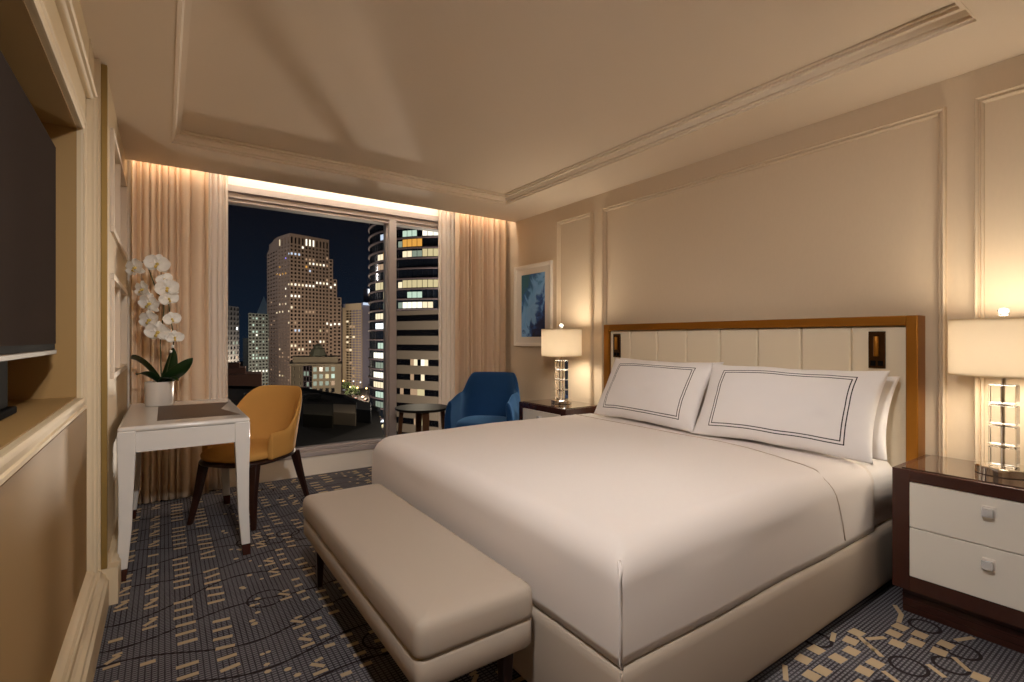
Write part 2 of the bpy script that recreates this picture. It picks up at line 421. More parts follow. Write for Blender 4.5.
# ceiling with the tray and the curtain pocket
TX0, TX1, TY0, TY1, TZ = .04, 2.56, .56, 3.78, 2.48
w = MB()
for (x0,x1,y0,y1) in ((-.7,TX0,YB,4.3),(TX1,3.2,YB,4.3),(TX0,TX1,YB,TY0),(TX0,TX1,TY1,4.3)): w.box(x0,x1,y0,y1,H,2.66)
w.box(TX0,TX1,TY0,TY1,TZ,2.66); w.box(-.7,3.2,4.3,4.7,2.62,2.74)
struct(w.build('ceiling', M['ceil']))
cp = [(0,0),(-.001,.010),(.010,.012),(.006,.026),(.016,.029),(.024,.050),(.040,.054),(.036,.066),(.048,.069),(.046,.08)]
t = MB()
loops = [[(TX0+d,TY0+d,H+h-.002),(TX1-d,TY0+d,H+h-.002),(TX1-d,TY1-d,H+h-.002),(TX0+d,TY1-d,H+h-.002)] for d,h in cp]
t.grid(loops, closed=True); struct(t.build('trim_9', M['trim'], smooth=30))

# window wall
WX0, WX1, WZ0, WZ1 = .08, 2.80, .165, 2.40
w = MB()
w.box(-.7,WX0,YW,YW+.25,0,2.74); w.box(WX1,3.2,YW,YW+.25,0,2.74); w.box(WX0,WX1,YW,YW+.25,0,WZ0); w.box(WX0,WX1,YW,YW+.25,WZ1,2.74)
M['lit_wall'] = mat('lit_window_wall', rgb(246,236,220), .6, spec=.3)  # whitened so the colour carries part of the cove light's brightness
struct(w.build('wall_back', M['lit_wall']))
wi = thing('window_1', None, None, (0,0,0)); struct(wi)
f = MB()
f.box(WX0,WX1,YW-.005,YW+.14,2.345,2.40); f.box(WX0,WX1,YW+.02,YW+.14,2.30,2.345); f.box(WX0,WX1,YW+.035,YW+.14,2.27,2.30)
f.box(WX0,WX0+.08,YW,YW+.14,WZ0,2.40); f.box(WX1-.08,WX1,YW,YW+.14,WZ0,2.40)
f.box(1.752,1.822,YW+.02,YW+.14,.2,2.30); f.box(1.738,1.752,YW+.06,YW+.14,.2,2.30)
f.build('window_frame', M['frame'], wi, bevel=.004)
f = MB(); f.box(WX0,WX1,YW-.022,YW+.16,WZ0,.205); f.box(WX0,WX1,YW+.05,YW+.14,.205,.232); f.build('window_sill', M['frame'], wi, bevel=.005)
for (a,b) in ((WX0+.07,1.745),(1.80,WX1-.07)):
    f = MB(); f.box(a,b,YW+.088,YW+.096,.22,2.285); f.build('pane', M['glass'], wi)
# wall behind the camera
w = MB(); w.box(-.7,3.2,YB-.15,YB,0,2.7); struct(w.build('wall_front', M['paint']))

# ------------------------------------------------------------------ built-in shelf boxes on the left wall
def shelf_box(z0, z1, label):
    t = thing('wall_shelf', label, 'shelf', (-.2, (SY0+SY1)/2, z0), 0, 'box shelves set in the left wall')
    L = (SY1-SY0)/2 - .002; h = z1-z0; D = .21
    m = MB(); k = .03
    m.box(-D,0,-L,L,.001,k); m.box(-D,0,-L,L,h-k,h-.001); m.box(-D,0,-L,-L+k,k,h-k); m.box(-D,0,L-k,L,k,h-k)
    m.build('frame', M['trim'], t, bevel=.003)
    m = MB(); m.box(-D+.002,-D+.012,-L+k,L-k,k,h-k); m.build('back_panel', M['paint'], t)
    m = MB(); m.box(-D+.012,-.006,-.012,.012,k,h-k); m.build('divider', M['trim'], t, bevel=.002)
shelf_box(*SH[0], 'upper cream box shelf high on the left wall beside the drape')
shelf_box(*SH[1], 'lower cream box shelf on the left wall just above the white desk')

# ------------------------------------------------------------------ television
tv = thing('television', 'black flat television in the tan niche of the left wall', 'television', (-.33, 1.655, NZ0+.005))
TY = .615
m = MB(); m.box(-.035,.028,-TY,TY,.175,.862); m.build('casing', M['tvbody'], tv, bevel=.004)
m = MB(); m.box(.028,.0305,-TY+.006,TY-.006,.195,.856); m.build('screen', M['screen'], tv)
m = MB(); m.box(-.03,.032,-TY,TY,.160,.176); m.build('bottom_strip', M['silver'], tv, bevel=.003)
m = MB(); m.box(-.12,-.015,-.30,.33,.0,.02); m.box(-.10,-.03,-.28,.31,.02,.18); m.build('stand', M['tvbody'], tv, bevel=.004)

# ------------------------------------------------------------------ desk
DX0, DX1, DY0, DY1, DZ = -.185, .385, 3.05, 4.14, .75
d = thing('desk', 'white lacquered writing desk with a taupe leather inlay', 'desk', (0,0,0))
m = MB(); m.box(DX0,DX1,DY0,DY1,.722,DZ); m.build('desktop', M['desk'], d, bevel=.013, seg=4)
m = MB(); m.extrude([(-.03,3.20),(.355,3.20),(.285,3.52),(.355,3.86),(-.03,3.86)], DZ-.004, DZ+.0015, 'z'); m.build('leather_inlay', M['leather'], d)
m = MB(); a = .012
m.box(DX0+.05,DX1-.05,DY0+a,DY0+a+.02,.62,.722); m.box(DX0+.05,DX1-.05,DY1-a-.02,DY1-a,.62,.722)
m.box(DX0+a,DX0+a+.02,DY0+.03,DY1-.03,.62,.722); m.box(DX1-a-.02,DX1-a,DY0+.03,DY1-.03,.62,.722)
m.build('apron', M['desk'], d, bevel=.003)
for sx, x in ((-1,DX0+.036),(1,DX1-.036)):
    for sy, y in ((-1,DY0+.033),(1,DY1-.033)):
        m = MB()
        m.stack([(x,y,.728,.036,.033),(x,y,.62,.036,.033),(x+sx*.002,y,.45,.030,.028),(x+sx*.006,y,.25,.026,.024),(x+sx*.018,y,.06,.021,.02)])
        lg = m.build('leg', M['desk'], d, smooth=40, bevel=.004)
        m = MB(); m.stack([(x+sx*.018,y,.06,.0215,.0205),(x+sx*.022,y,.0,.0195,.0185)])
        m.build('foot_cap', M['mahog'], lg, bevel=.002)

# ------------------------------------------------------------------ orchid
CAMF = Vector((math.sin(math.radians(34.8)), math.cos(math.radians(34.8)), 0)); CAMR = Vector((CAMF.y, -CAMF.x, 0))
oc = thing('potted_orchid', 'white moth orchid in a white cylinder pot on the desk', 'plant', (-.025, 3.93, DZ+.0017))
m = MB(); m.lathe([(.072,0),(.076,.004),(.078,.148),(.078,.152),(.070,.152),(.069,.13)], n=40); m.build('pot', M['pot'], oc, smooth=50)
m = MB(); m.lathe([(.0,.135),(.04,.14),(.0695,.132)], n=24); m.build('bark', M['soil'], oc, smooth=60)
ORD = Vector((-.0064,1,0))
def P(dx, dz, dd=0): return CAMR*dx + Vector((0,0,dz)) - ORD*dd
def leaf(base, mid, tip, wd, twist):
    rows = []
    N = 12
    for i in range(N+1):
        t = i/N; p = base*(1-t)**2 + mid*2*t*(1-t) + tip*t*t
        tg = ((mid-base)*(1-t) + (tip-mid)*t).normalized()
        side = tg.cross(twist).normalized(); nn = side.cross(tg)
        ww = wd*(math.sin(PI*min(1,(t*.9+.1)))**.6)*(1 if t<1 else .05)
        rows.append([p + side*ww*s + nn*abs(s)*ww*.35 for s in (-1,-.5,0,.5,1)])
    m = MB(); m.grid(rows); m.build('leaf', M['leaf'], oc, smooth=180, solid=.003, sub=1, fix=False)
up = Vector((0,0,1))
K = .0064
leaf(P(.01,.14), P(-.13,.30,-.02), P(-.185,.295,-.06), .054, up + CAMF*.9)
leaf(P(0,.14), P(-.10,.22,.07), P(-.14,.20,.13), .048, up + CAMF*.5)
leaf(P(.015,.14), P(.12,.20,.05), P(.215,.305,.02), .044, up + CAMF*.9)
leaf(P(.01,.14), P(.08,.22,-.03), P(.088,.375,-.02), .042, CAMF)
leaf(P(.01,.14), P(.05,.2,.08), P(.12,.165,.14), .03, up)
def px(u, v, dd=0): return P((u-158.5)*K, .0 + (404-v)*K, dd)
def stem(pts):
    m = MB(); out = []
    for i in range(len(pts)-1):
        p0 = pts[max(i-1,0)]; p1 = pts[i]; p2 = pts[i+1]; p3 = pts[min(i+2,len(pts)-1)]
        for k in range(6):
            t = k/6
            out.append(.5*((2*p1)+(p2-p0)*t+(2*p0-5*p1+4*p2-p3)*t*t+(3*p1-p0-3*p2+p3)*t**3))
    out.append(pts[-1]); m.tube(out, .0032, 7); m.build('stem', M['stem'], oc, smooth=180)
stem([px(161,382),px(160,360),px(160,335,.02),px(163,305,.03),px(156,290,.03),px(148,268,.03),px(145,262,.05),px(138,263,.08)])
stem([px(163,382),px(168,362,-.02),px(173,340,0),px(170,318,.02),px(167,298,.04),px(164,292,.06)])
def flower(c, sc, yaw, pitch, roll):
    m = MB()
    def petal(a, L, W, cup):
        rows = []
        N = 7
        for i in range(N+1):
            t = i/N; ww = W*math.sin(PI*(t*.86+.10))**.7
            r = []
            for s in (-1,-.5,0,.5,1):
                x = ww*s; y = L*t; z = cup*(t*t) + .10*W*s*s*3 + .003*math.sin(5*s+7*t)
                r.append(Vector((x*math.cos(a)-y*math.sin(a), x*math.sin(a)+y*math.cos(a), z)))
            rows.append(r)
        m.grid(rows)
    petal(0, .046, .020, -.008); petal(2.2, .046, .019, -.008); petal(-2.2, .046, .019, -.008)
    petal(1.35, .052, .034, .004); petal(-1.35, .052, .034, .004)
    fl_ = m.build('flower', M['petal'], oc, smooth=180, solid=.0015, sub=1, fix=False)
    q = MB(); q.lathe([(.001,-.002),(.005,.003),(.006,.009),(.004,.014),(.0005,.016)], n=10)
    q.grid([[(s*.006*math.sin(PI*(.15+.8*t)), -.004-.015*t, .012+.012*math.sin(3*t)) for s in (-1,0,1)] for t in (0,.25,.5,.75,1)])
    lp = q.build('lip', M['lip'], fl_, smooth=180, solid=.002, fix=False)
    Z = (-CAMF).normalized(); Y = Vector((0,0,1)); X = Y.cross(Z)
    base = Matrix((X, Y, Z)).transposed()
    rot = base @ Matrix.Rotation(yaw,3,'Y') @ Matrix.Rotation(pitch,3,'X') @ Matrix.Rotation(roll,3,'Z')
    fl_.matrix_local = Matrix.Translation(c) @ (rot.to_4x4()) @ Matrix.Scale(sc*1.34,4)
for (u,v,dd,sc,yw,pt,rl) in ((136,268,.09,1.0,-.25,.15,.2),(157,264,.07,1.05,.35,.1,-.2),(143,289,.06,.95,-.4,.1,.1),(167,288,.08,1.0,.3,.05,.2),(150,303,.07,1.05,-.15,.15,-.2),(168,298,.06,.8,.7,.2,.3),
        (150,319,.07,1.05,-.2,.12,.1),(158,331,.08,1.12,.1,.2,-.1),(171,318,.05,.75,.8,.1,.2),(174,336,.05,.75,.6,.3,.1),(164,279,.04,.7,.4,-.3,.5)):
    flower(px(u,v,dd), sc, yw, pt, rl)
m = MB()
for (u,v) in ((172,345),(170,350)): m.lathe([(.0,-.012),(.007,-.004),(.008,.004),(0,.012)], c=px(u,v,.03), n=10)
m.build('bud', M['petal'], oc, smooth=180)

# ------------------------------------------------------------------ shell chairs
def smooth01(t): t = max(0,min(1,t)); return t*t*(3-2*t)
def shell(hw, fwd, back, z0, hfun, thick, lean, flare, taper=0, n=56, rows=9, expo=2.0):
    """U-shaped upholstered shell; front towards -y. returns MB"""
    path = []
    ns = n//4
    for i in range(ns): path.append((hw, -fwd + fwd*i/ns, 1, 0))
    na = n - 2*ns
    for i in range(na+1):
        a = PI*i/na; ca, sa = math.cos(a), math.sin(a)
        x = hw*math.copysign(abs(ca)**(2/expo), ca); y = back*abs(sa)**(2/expo); l = math.hypot(ca*back, sa*hw)
        path.append((x, y, ca*back/l, sa*hw/l))
    for i in range(1, ns+1): path.append((-hw, -fwd*i/ns, -1, 0))
    # arclength parameter
    S = [0]
    for i in range(1,len(path)): S.append(S[-1] + math.hypot(path[i][0]-path[i-1][0], path[i][1]-path[i-1][1]))
    S = [s/S[-1] for s in S]
    inner = []; outer = []
    for (x,y,nx,ny), s in zip(path, S):
        zt = hfun(s); ci = []; co = []
        for k in range(rows+1):
            t = k/rows; z = z0 + (zt-z0)*t; hh = (z-z0)
            off = lean*max(0,ny)*hh + flare*abs(nx)*hh; tk = thick*(1-.35*t)
            if k == rows: tk *= .55
            xx = x*(1 - taper*max(0,(z-z0-.2)))
            ci.append((xx+nx*(off-tk/2), y+ny*(off-tk/2), z - (0 if k<rows else 0.0))); co.append((xx+nx*(off+tk/2), y+ny*(off+tk/2), z))
        # rounded rim
        inner.append(ci); outer.append(co)
    m = MB()
    secs = [ci + [tuple((a+b)/2 + (0.010 if q==2 else 0) for q,(a,b) in enumerate(zip(ci[-1],co[-1])))] + co[::-1] for ci,co in zip(inner,outer)]
    m.grid(secs)
    b = len(secs[0]); tot = len(secs)
    m.f.append(tuple(range(b))); m.m.append(0); m.f.append(tuple((tot-1)*b + i for i in range(b-1,-1,-1))); m.m.append(0)
    for i in range(tot-1): m.f.append((i*b, i*b+b-1, (i+1)*b+b-1, (i+1)*b)); m.m.append(0)
    return m
def cushion(hw, fwd, back, z0, z1, crown, expo=2.6, n=48):
    """rounded seat cushion, front at -fwd"""
    m = MB(); cy = (back-fwd)/2; hy = (back+fwd)/2
    def ring(k, z): 
        r = []
        for i in range(n):
            a = 2*PI*i/n; ca, sa = math.cos(a), math.sin(a)
            r.append((k*hw*math.copysign(abs(ca)**(2/expo),ca), cy + k*hy*math.copysign(abs(sa)**(2/expo),sa), z))
        return r
    h = z1-z0
    L = [ring(.02,z0),ring(.94,z0),ring(.985,z0+.15*h),ring(1,z0+.4*h),ring(1,z0+.65*h),ring(.98,z0+.85*h),ring(.93,z1),ring(.8,z1+crown*.45),ring(.5,z1+crown*.9),ring(.02,z1+crown)]
    m.grid(L, closed=True); return m

CH = (.487, 3.79)
ch = thing('desk_chair', 'ochre leather tub chair with dark legs drawn up to the white desk', 'chair', (CH[0],CH[1],0), math.radians(-46))
def h1(s):
    q = min(s, 1-s)      # 0 front .. .5 back centre
    return .562 + .262*smooth01((q-.13)/.27)
shell(.240,.14,.255,.40,h1,.045,.20,.06,n=64).build('backrest', M['ochre'], ch, smooth=70, sub=1)
cushion(.238,.30,.24,.405,.455,.018).build('seat', M['ochre'], ch, smooth=180)
m = MB(); 
cushion(.252,.305,.265,.375,.404,0).build('seat_rail', M['darkwood'], ch, smooth=60)
for sx in (-1,1):
    for sy, (yt, yb) in ((-1,(-.20,-.27)),(1,(.20,.30))):
        m = MB(); m.stack([(sx*.185,yt,.39,.026,.022),(sx*.20,(yt+yb)/2,.2,.020,.018),(sx*.23,yb,0,.013,.013)])
        m.build('leg', M['darkwood'], ch, bevel=.004)

bc = thing('armchair', 'blue velvet armchair in front of the right drape', 'chair', (2.43,3.92,0), math.atan2(-.72,.69))
def h2(s):
    q = min(s,1-s)
    return .62 + .045*smooth01(q/.2) + .175*smooth01((q-.28)/.09)
shell(.275,.27,.27,.30,h2,.07,.20,.02,taper=.62,n=72,expo=2.9).build('backrest', M['blue'], bc, smooth=70, sub=1)
cushion(.245,.30,.22,.33,.435,.02,3.2).build('seat', M['blue'], bc, smooth=180)
cushion(.26,.29,.27,.24,.33,0,3.2).build('seat_base', M['blue'], bc, smooth=60)
for sx in (-1,1):
    for yt, yb in ((-.2,-.25),(.18,.24)):
        m = MB(); m.stack([(sx*.2,yt,.25,.022,.022),(sx*.235,yb,0,.012,.012)]); m.build('leg', M['darkwood'], bc, bevel=.003)

# side table
st = thing('side_table', 'round black side table on flat wooden legs by the window', 'table', (1.925,4.20,0), .52)
m = MB(); m.lathe([(.0,.532),(.225,.532),(.240,.540),(.242,.553),(.238,.557),(0,.557)], n=48); m.build('tabletop', M['black'], st, smooth=40)
for k in range(4):
    a = PI/4 + k*PI/2
    m = MB(); c, s = math.cos(a), math.sin(a)
    def bl(r, z, w_, t_): 
        return [(c*(r+i*t_)-s*j*w_, s*(r+i*t_)+c*j*w_, z) for i,j in ((-1,-1),(1,-1),(1,1),(-1,1))]
    L = [bl(.225,0,.02,.014), bl(.185,.532,.03,.016)]
    m.grid(L, closed=True); b=len(m.v); m.f.append((0,1,2,3)); m.m.append(0); m.f.append((7,6,5,4)); m.m.append(0)
    m.build('leg', M['walnut'], st, bevel=.003)

# ------------------------------------------------------------------ bed, duvet, pillows, headboard
BX0, BX1, BY0, BY1 = .975, 2.93, .905, 2.835
bed = thing('bed', 'king size bed with a low beige upholstered base and white mattress', 'bed', (0,0,0))
def rbox_loops(x0,x1,y0,y1,rc,prof,nc=6):
    """prof: list of (inset,z). closed rounded-rectangle loops"""
    out = []
    for ins, z in prof:
        r = max(.002, rc-ins) if rc-ins > .002 else .002
        a0,a1,b0,b1 = x0+ins,x1-ins,y0+ins,y1-ins; L = []
        for cx,cy,st_ in ((a1-r,b1-r,0),(a0+r,b1-r,PI/2),(a0+r,b0+r,PI),(a1-r,b0+r,1.5*PI)):
            for k in range(nc+1):
                t = st_ + PI/2*k/nc; L.append((cx+r*math.cos(t), cy+r*math.sin(t), z))
        out.append(L)
    return out
m = MB(); L = rbox_loops(BX0,BX1,BY0,BY1,.02,[(.3,.045),(.012,.045),(.003,.055),(0,.075),(0,.275),(.004,.295),(.012,.306),(.024,.31),(.3,.31)])
m.grid(L, closed=True); m.f.append(tuple(range(len(L[0])))); m.m.append(0)
b = (len(L)-1)*len(L[0]); m.f.append(tuple(range(b, b+len(L[0])))); m.m.append(0)
base = m.build('base', M['beige'], bed, smooth=60)
for (x,y) in ((BX0,BY0),(BX0,BY1)):
    m = MB(); m.tube([(x+.004,y+(.004 if y<1 else -.004),.05),(x+.003,y+(.003 if y<1 else -.003),.29),(x+.006,y+(.006 if y<1 else -.006),.303)], .003, 6)
    m.build('corner_seam', M['beige'], base, smooth=180)
m = MB(); m.box(BX0+.1,BX1-.05,BY0+.1,BY1-.1,.0,.05); m.build('plinth', M['darkwood'], bed)
m = MB(); L = rbox_loops(1.03,BX1,BY0+.026,BY1-.026,.05,[(.5,.313),(.02,.313),(0,.325),(0,.53),(.008,.556),(.024,.578),(.05,.591),(.09,.595),(.3,.595)])
m.grid(L, closed=True); b = (len(L)-1)*len(L[0]); m.f.append(tuple(range(b, b+len(L[0])))); m.m.append(0)
m.build('mattress', M['white'], bed, smooth=60)

# duvet: draped sheet with rolled edges
def duvet():
    x0, x1, y0, y1, zt = .988, 2.62, .922, 2.822, .618
    R = .095
    # param across y : list of (y, z, nrm) profile from near hem to far hem
    def prof(s):   # s in [0,1]
        pass
    ys = []
    N1 = 10
    for k in range(8): ys.append((y0+.0*k, .316 + (zt-R-.316)*k/8.))
    for k in range(N1+1):
        a = PI/2*k/N1; ys.append((y0+R*(1-math.cos(a)), zt-R+R*math.sin(a)))
    NM = 44
    for k in range(1,NM): ys.append((y0+R+(y1-y0-2*R)*k/NM, zt))
    ys += [(y0+y1-y, z) for (y,z) in ys[:8+N1+1][::-1]]
    xs = []
    for k in range(8): xs.append((x0, .316 + (zt-R-.316)*k/8.))
    for k in range(N1+1):
        a = PI/2*k/N1; xs.append((x0+R*(1-math.cos(a)), zt-R+R*math.sin(a)))
    NX = 40
    for k in range(1,NX+1): xs.append((x0+R+(x1-x0-R)*k/NX, zt))
    rows = []
    for i,(x,zx) in enumerate(xs):
        row = []
        for j,(y,zy) in enumerate(ys):
            z = min(zx, zy); X, Y = x, y
            # superelliptic blend of the two rolled edges at the corner
            dx = max(0, zt - zx); dy = max(0, zt - zy)
            z = zt - max(dx, dy) - .25*min(dx, dy)*(1 if max(dx,dy) < R*1.02 else max(0, 1-(max(dx,dy)-R*1.02)/.06))
            # tuck: the foot and side meet in a crease
            Xc, Yc = x, y
            if zx < zt-R and zy < zt-R: # folded corner double layer: keep on the diagonal
                if dx > dy: Yc = y
            nz = noise.noise(Vector((x*2.2, y*2.2, 1.7)))*.006 + noise.noise(Vector((x*6, y*4, 3.1)))*.0018
            top = 1 - min(1, max(dx,dy)/.06)
            z += nz*top + .010*top*math.sin(PI*min(1,max(0,(x-x0)/(1.6))))
            if dy > R: Yc += (1 if y>1.8 else -1)*(.006*noise.noise(Vector((x*2.5, z*2, 9)))+ .004*math.sin(PI*min(1,(dy-R)/.24)))
            if dx > R: Xc += -.004*math.sin(PI*min(1,(dx-R)/.24)) + .005*noise.noise(Vector((y*2.5, z*2, 5)))
            row.append((Xc, Yc, z))
        rows.append(row)
    m = MB(); m.grid(rows)
    return m
dv = duvet().build('duvet', M['duvet'], None, smooth=180, solid=.006)
tag(dv, 'white duvet drawn smooth over the king size bed and tucked at the foot', 'duvet')
# hem line of the turned duvet edge and the tucked corner pleat
from mathutils.bvhtree import BVHTree
bt = BVHTree.FromPolygons([v.co for v in dv.data.vertices], [tuple(p.vertices) for p in dv.data.polygons])
way = [(2.47,2.80),(2.47,2.5),(2.47,2.1),(2.465,1.8),(2.45,1.6),(2.42,1.4),(2.37,1.22),(2.31,1.08),(2.25,.99)]
hem = []
for k in range(len(way)-1):
    for q in range(14):
        x = way[k][0] + (way[k+1][0]-way[k][0])*q/14; y = way[k][1] + (way[k+1][1]-way[k][1])*q/14
        r_ = bt.ray_cast(Vector((x,y,1)), Vector((0,0,-1))); hem.append(r_[0] + Vector((0,0,.0045)))
for z in (.60,.585,.565,.54,.50,.46,.42,.38,.345):
    x = 2.225 + .09*max(0,(.60-z)/.26)
    r_ = bt.ray_cast(Vector((x,.80,z)), Vector((0,1,0))); hem.append(r_[0] + Vector((0,-.004,0)))
m = MB(); m.tube(hem, .0026, 6); m.build('hem', M['seam'], dv, smooth=180)
m = MB(); m.tube([(1.012,.946,.578),(.998,.932,.563),(.988,.922,.53),(.986,.919,.42),(.990,.918,.31)], [.005,.008,.006,.0045,.004], 8); m.build('corner_pleat', M['duvet'], dv, smooth=180)

def pillow(name, label, cx, cy, cz, W, Hh, T, tilt, yaw, roll, bord, seed):
    """W along y, Hh up the lean"""
    b1, b2, gp = .80, .795, .0
    s0 = [-1,-.985,-.96,-.92,-.88,-.84]; 
    st = [.715,.727,.751,.763]     # stripe limits in s (long way)
    tt = [.680,.702,.748,.770]     # in t (short way)
    S = sorted(set([round(i/26*1.0,4) for i in range(-26,27)] + [x for x in st] + [-x for x in st] + [.975,-.975,.993,-.993]))
    Tt = sorted(set([round(i/16*1.0,4) for i in range(-16,17)] + [x for x in tt] + [-x for x in tt] + [.975,-.975,.993,-.993]))
    def clean(A, keep):
        out = []
        for a in A:
            if any(abs(a-k) < .008 and a != k for k in keep) and a not in keep: continue
            out.append(a)
        return out
    S = clean(S, st + [-x for x in st] + [1,-1]); Tt = clean(Tt, tt + [-x for x in tt] + [1,-1])
    def surf(s, t, side):
        e = max(0,(1-abs(s)**2.6))**.5 * max(0,(1-abs(t)**2.4))**.55
        x = W/2*s*(1-.055*(1-abs(t)**2)*abs(s)**3 ) ; y = Hh/2*t*(1-.07*(1-abs(s)**2)*abs(t)**3)
        z = side*T/2*e
        z += .012*noise.noise(Vector((s*1.6+seed, t*1.4, side*2)))*e + .005*noise.noise(Vector((s*5+seed, t*4, side)))*e
        # corner wrinkles
        z += side*.006*math.sin(14*(s*1.3+t))*(abs(s)**4)*(abs(t)**2)*e
        y += .010*noise.noise(Vector((s*2+seed,1,0)))*abs(t)
        return (x, y, z)
    m = MB()
    def mf(r, c):
        s = (S[c]+S[c+1])/2; t = (Tt[r]+Tt[r+1])/2
        if not bord: return 0
        def inb(lo_s, hi_s, lo_t, hi_t): return abs(s) < hi_s and abs(t) < hi_t and not (abs(s) < lo_s and abs(t) < lo_t)
        if inb(st[0],st[1],tt[0],tt[1]) or inb(st[2],st[3],tt[2],tt[3]): return 1
        return 0
    m.grid([[surf(s,t,1) for s in S] for t in Tt], mfun=mf)
    m.grid([[surf(s,t,-1) for s in S[::-1]] for t in Tt])
    o = m.build(name, [M['white'], M['stripe']], None, smooth=180, weld=True)
    # local x -> +/- world y, local y -> up the lean, local z -> outwards (-x, up)
    up_ = Vector((math.cos(tilt), 0, math.sin(tilt))); nrm = Vector((-math.sin(tilt), 0, math.cos(tilt))); lx = up_.cross(nrm)
    R3 = Matrix((lx, up_, nrm)).transposed()
    o.matrix_world = Matrix.Translation((cx,cy,cz)) @ Matrix.Rotation(yaw,4,'Z') @ R3.to_4x4() @ Matrix.Rotation(roll,4,'Z')
    tag(o, label, 'pillow')
    return o
LN = math.radians(62)
pillow('pillow', 'white pillow with black double line border at the near side of the bed', 2.640, 1.350, .829, .90, .455, .145, LN, .03, 0, True, 3)
pillow('pillow', 'white pillow with black double line border at the far side beside the small lamp', 2.655, 2.215, .829, .86, .455, .145, LN, -.03, -.01, True, 11)
pillow('pillow', 'plain white pillow peeping out behind the bordered pillow at the near side', 2.810, 1.365, .806, .92, .415, .12, math.radians(68), 0, 0, False, 23)
pillow('pillow', 'plain white pillow tucked behind the bordered pillow at the far side', 2.825, 2.275, .822, .88, .45, .12, math.radians(68), 0, 0, False, 31)

hb = thing('headboard', 'cream channelled headboard in a bronze frame against the right wall', 'headboard', (0,0,0))
HY0, HY1, HZ = .848, 2.908, 1.29
m = MB(); fw = .048
m.box(2.925,3.028,HY0,HY0+fw,.05,HZ); m.box(2.925,3.028,HY1-fw,HY1,.05,HZ); m.box(2.925,3.028,HY0+fw,HY1-fw,HZ-fw,HZ)
m.build('frame', M['gold'], hb, bevel=.004)
seams = [HY0+fw, 1.138, 1.389, 1.64, 1.89, 2.141, 2.393, 2.645, HY1-fw]
for a, b in zip(seams[:-1], seams[1:]):
    m = MB(); m.box(2.948,3.02,a+.001,b-.001,.30,HZ-fw-.001); m.build('panel', M['headb'], hb, bevel=.012, seg=4)
for (y, lab) in ((1.02,None),(2.78,None)):
    m = MB(); m.box(2.938,2.962,y-.036,y+.036,1.03,1.215)
    rl = m.build('reading_light', M['bronze'], hb, bevel=.002)
    m = MB(); m.lathe([(0,0),(.011,0),(.012,.002),(.012,.098),(.011,.1),(0,.1)], c=(2.933,y,1.09), n=20); m.build('lamp_tube', M['gold'], rl, smooth=40)
    for dy in (-.017,.015):
        m = MB(); m.box(2.934,2.94,y+dy-.011,y+dy+.011,1.042,1.068); m.build('switch', M['tvbody'], rl, bevel=.001)

# bench
bn = thing('bench', 'beige upholstered bench at the foot of the bed', 'bench', (0,0,0))
X0,X1,Y0,Y1 = .538,.930,1.205,2.535
m = MB(); L = rbox_loops(X0,X1,Y0,Y1,.035,[(.1,.333),(.012,.333),(.003,.339),(0,.350),(0,.400),(.004,.417),(.012,.428),(.024,.434),(.06,.4365),(.14,.439)])
m.grid(L, closed=True)
for q in (0,len(L)-1): m.f.append(tuple(range(q*len(L[0]), (q+1)*len(L[0])))); m.m.append(0)
m.build('cushion', M['beige'], bn, smooth=60)
m = MB(); L = rbox_loops(X0+.004,X1-.004,Y0+.004,Y1-.004,.03,[(.1,.245),(.01,.245),(0,.257),(0,.323),(.008,.3335),(.1,.3335)])
m.grid(L, closed=True)
for q in (0,len(L)-1): m.f.append(tuple(range(q*len(L[0]), (q+1)*len(L[0])))); m.m.append(0)
m.build('base', M['beige'], bn, smooth=60)
for x in (X0+.07, X1-.07):
    for y in (Y0+.07, Y1-.06):
        m = MB(); m.stack([(x,y,.247,.021,.021),(x,y,0,.011,.011)]); m.build('leg', M['darkwood'], bn, bevel=.004)

# ------------------------------------------------------------------ nightstands
ns = thing('nightstand', 'mahogany nightstand with two cream drawers at the near side of the bed', 'nightstand', (2.58,.528,0), 0, 'nightstands beside the bed')
HWN = .31; DN = .415
m = MB(); z0, z1 = .117, .625
m.box(0,DN,HWN-.06,HWN,z0,z1); m.box(0,DN,-HWN,-HWN+.06,z0,z1)                       # sides
m.box(0,DN,-HWN+.06,HWN-.06,z0,z0+.062); m.box(DN-.02,DN,-HWN+.06,HWN-.06,z0+.062,z1); m.box(0,.03,-HWN+.06,HWN-.06,z1-.048,z1)
m.box(.03,DN-.02,-HWN+.06,HWN-.06,z1-.03,z1-.006)
m.build('carcass', M['mahog'], ns, bevel=.0015)
m = MB(); m.box(.022,DN-.012,-HWN+.028,HWN-.028,z1-.0005,z1+.004); m.build('glass_top', M['smoke'], ns)
for (a,b) in ((.181,.384),(.388,.575)):
    m = MB(); m.box(-.004,.04,-HWN+.062,HWN-.062,a,b); dr = m.build('drawer', M['drawer'], ns, bevel=.002)
    zc = (a+b)/2 + .04
    m = MB(); m.box(-.008,-.003,-.02,.02,zc-.02,zc+.02); m.build('knob_plate', M['plate'], dr, bevel=.002)
    m = MB(); m.frustum((-.016,0,zc-.012),(.009,.012),(-.016,0,zc+.012),(.009,.012)); m.box(-.034,-.026,-.017,.017,zc-.017,zc+.017); m.build('knob', M['knob'], dr, bevel=.003)
m = MB(); m.box(.06,DN-.02,-HWN+.02,HWN-.02,0,z0)
for k in range(4): m.box(.056,.06,-HWN+.02,HWN-.02,.012+k*.026,.026+k*.026)
m.build('plinth', M['mahog'], ns)
dup(ns, (2.56,3.265,0), None, 'mahogany nightstand with two cream drawers between the armchair and the bed')

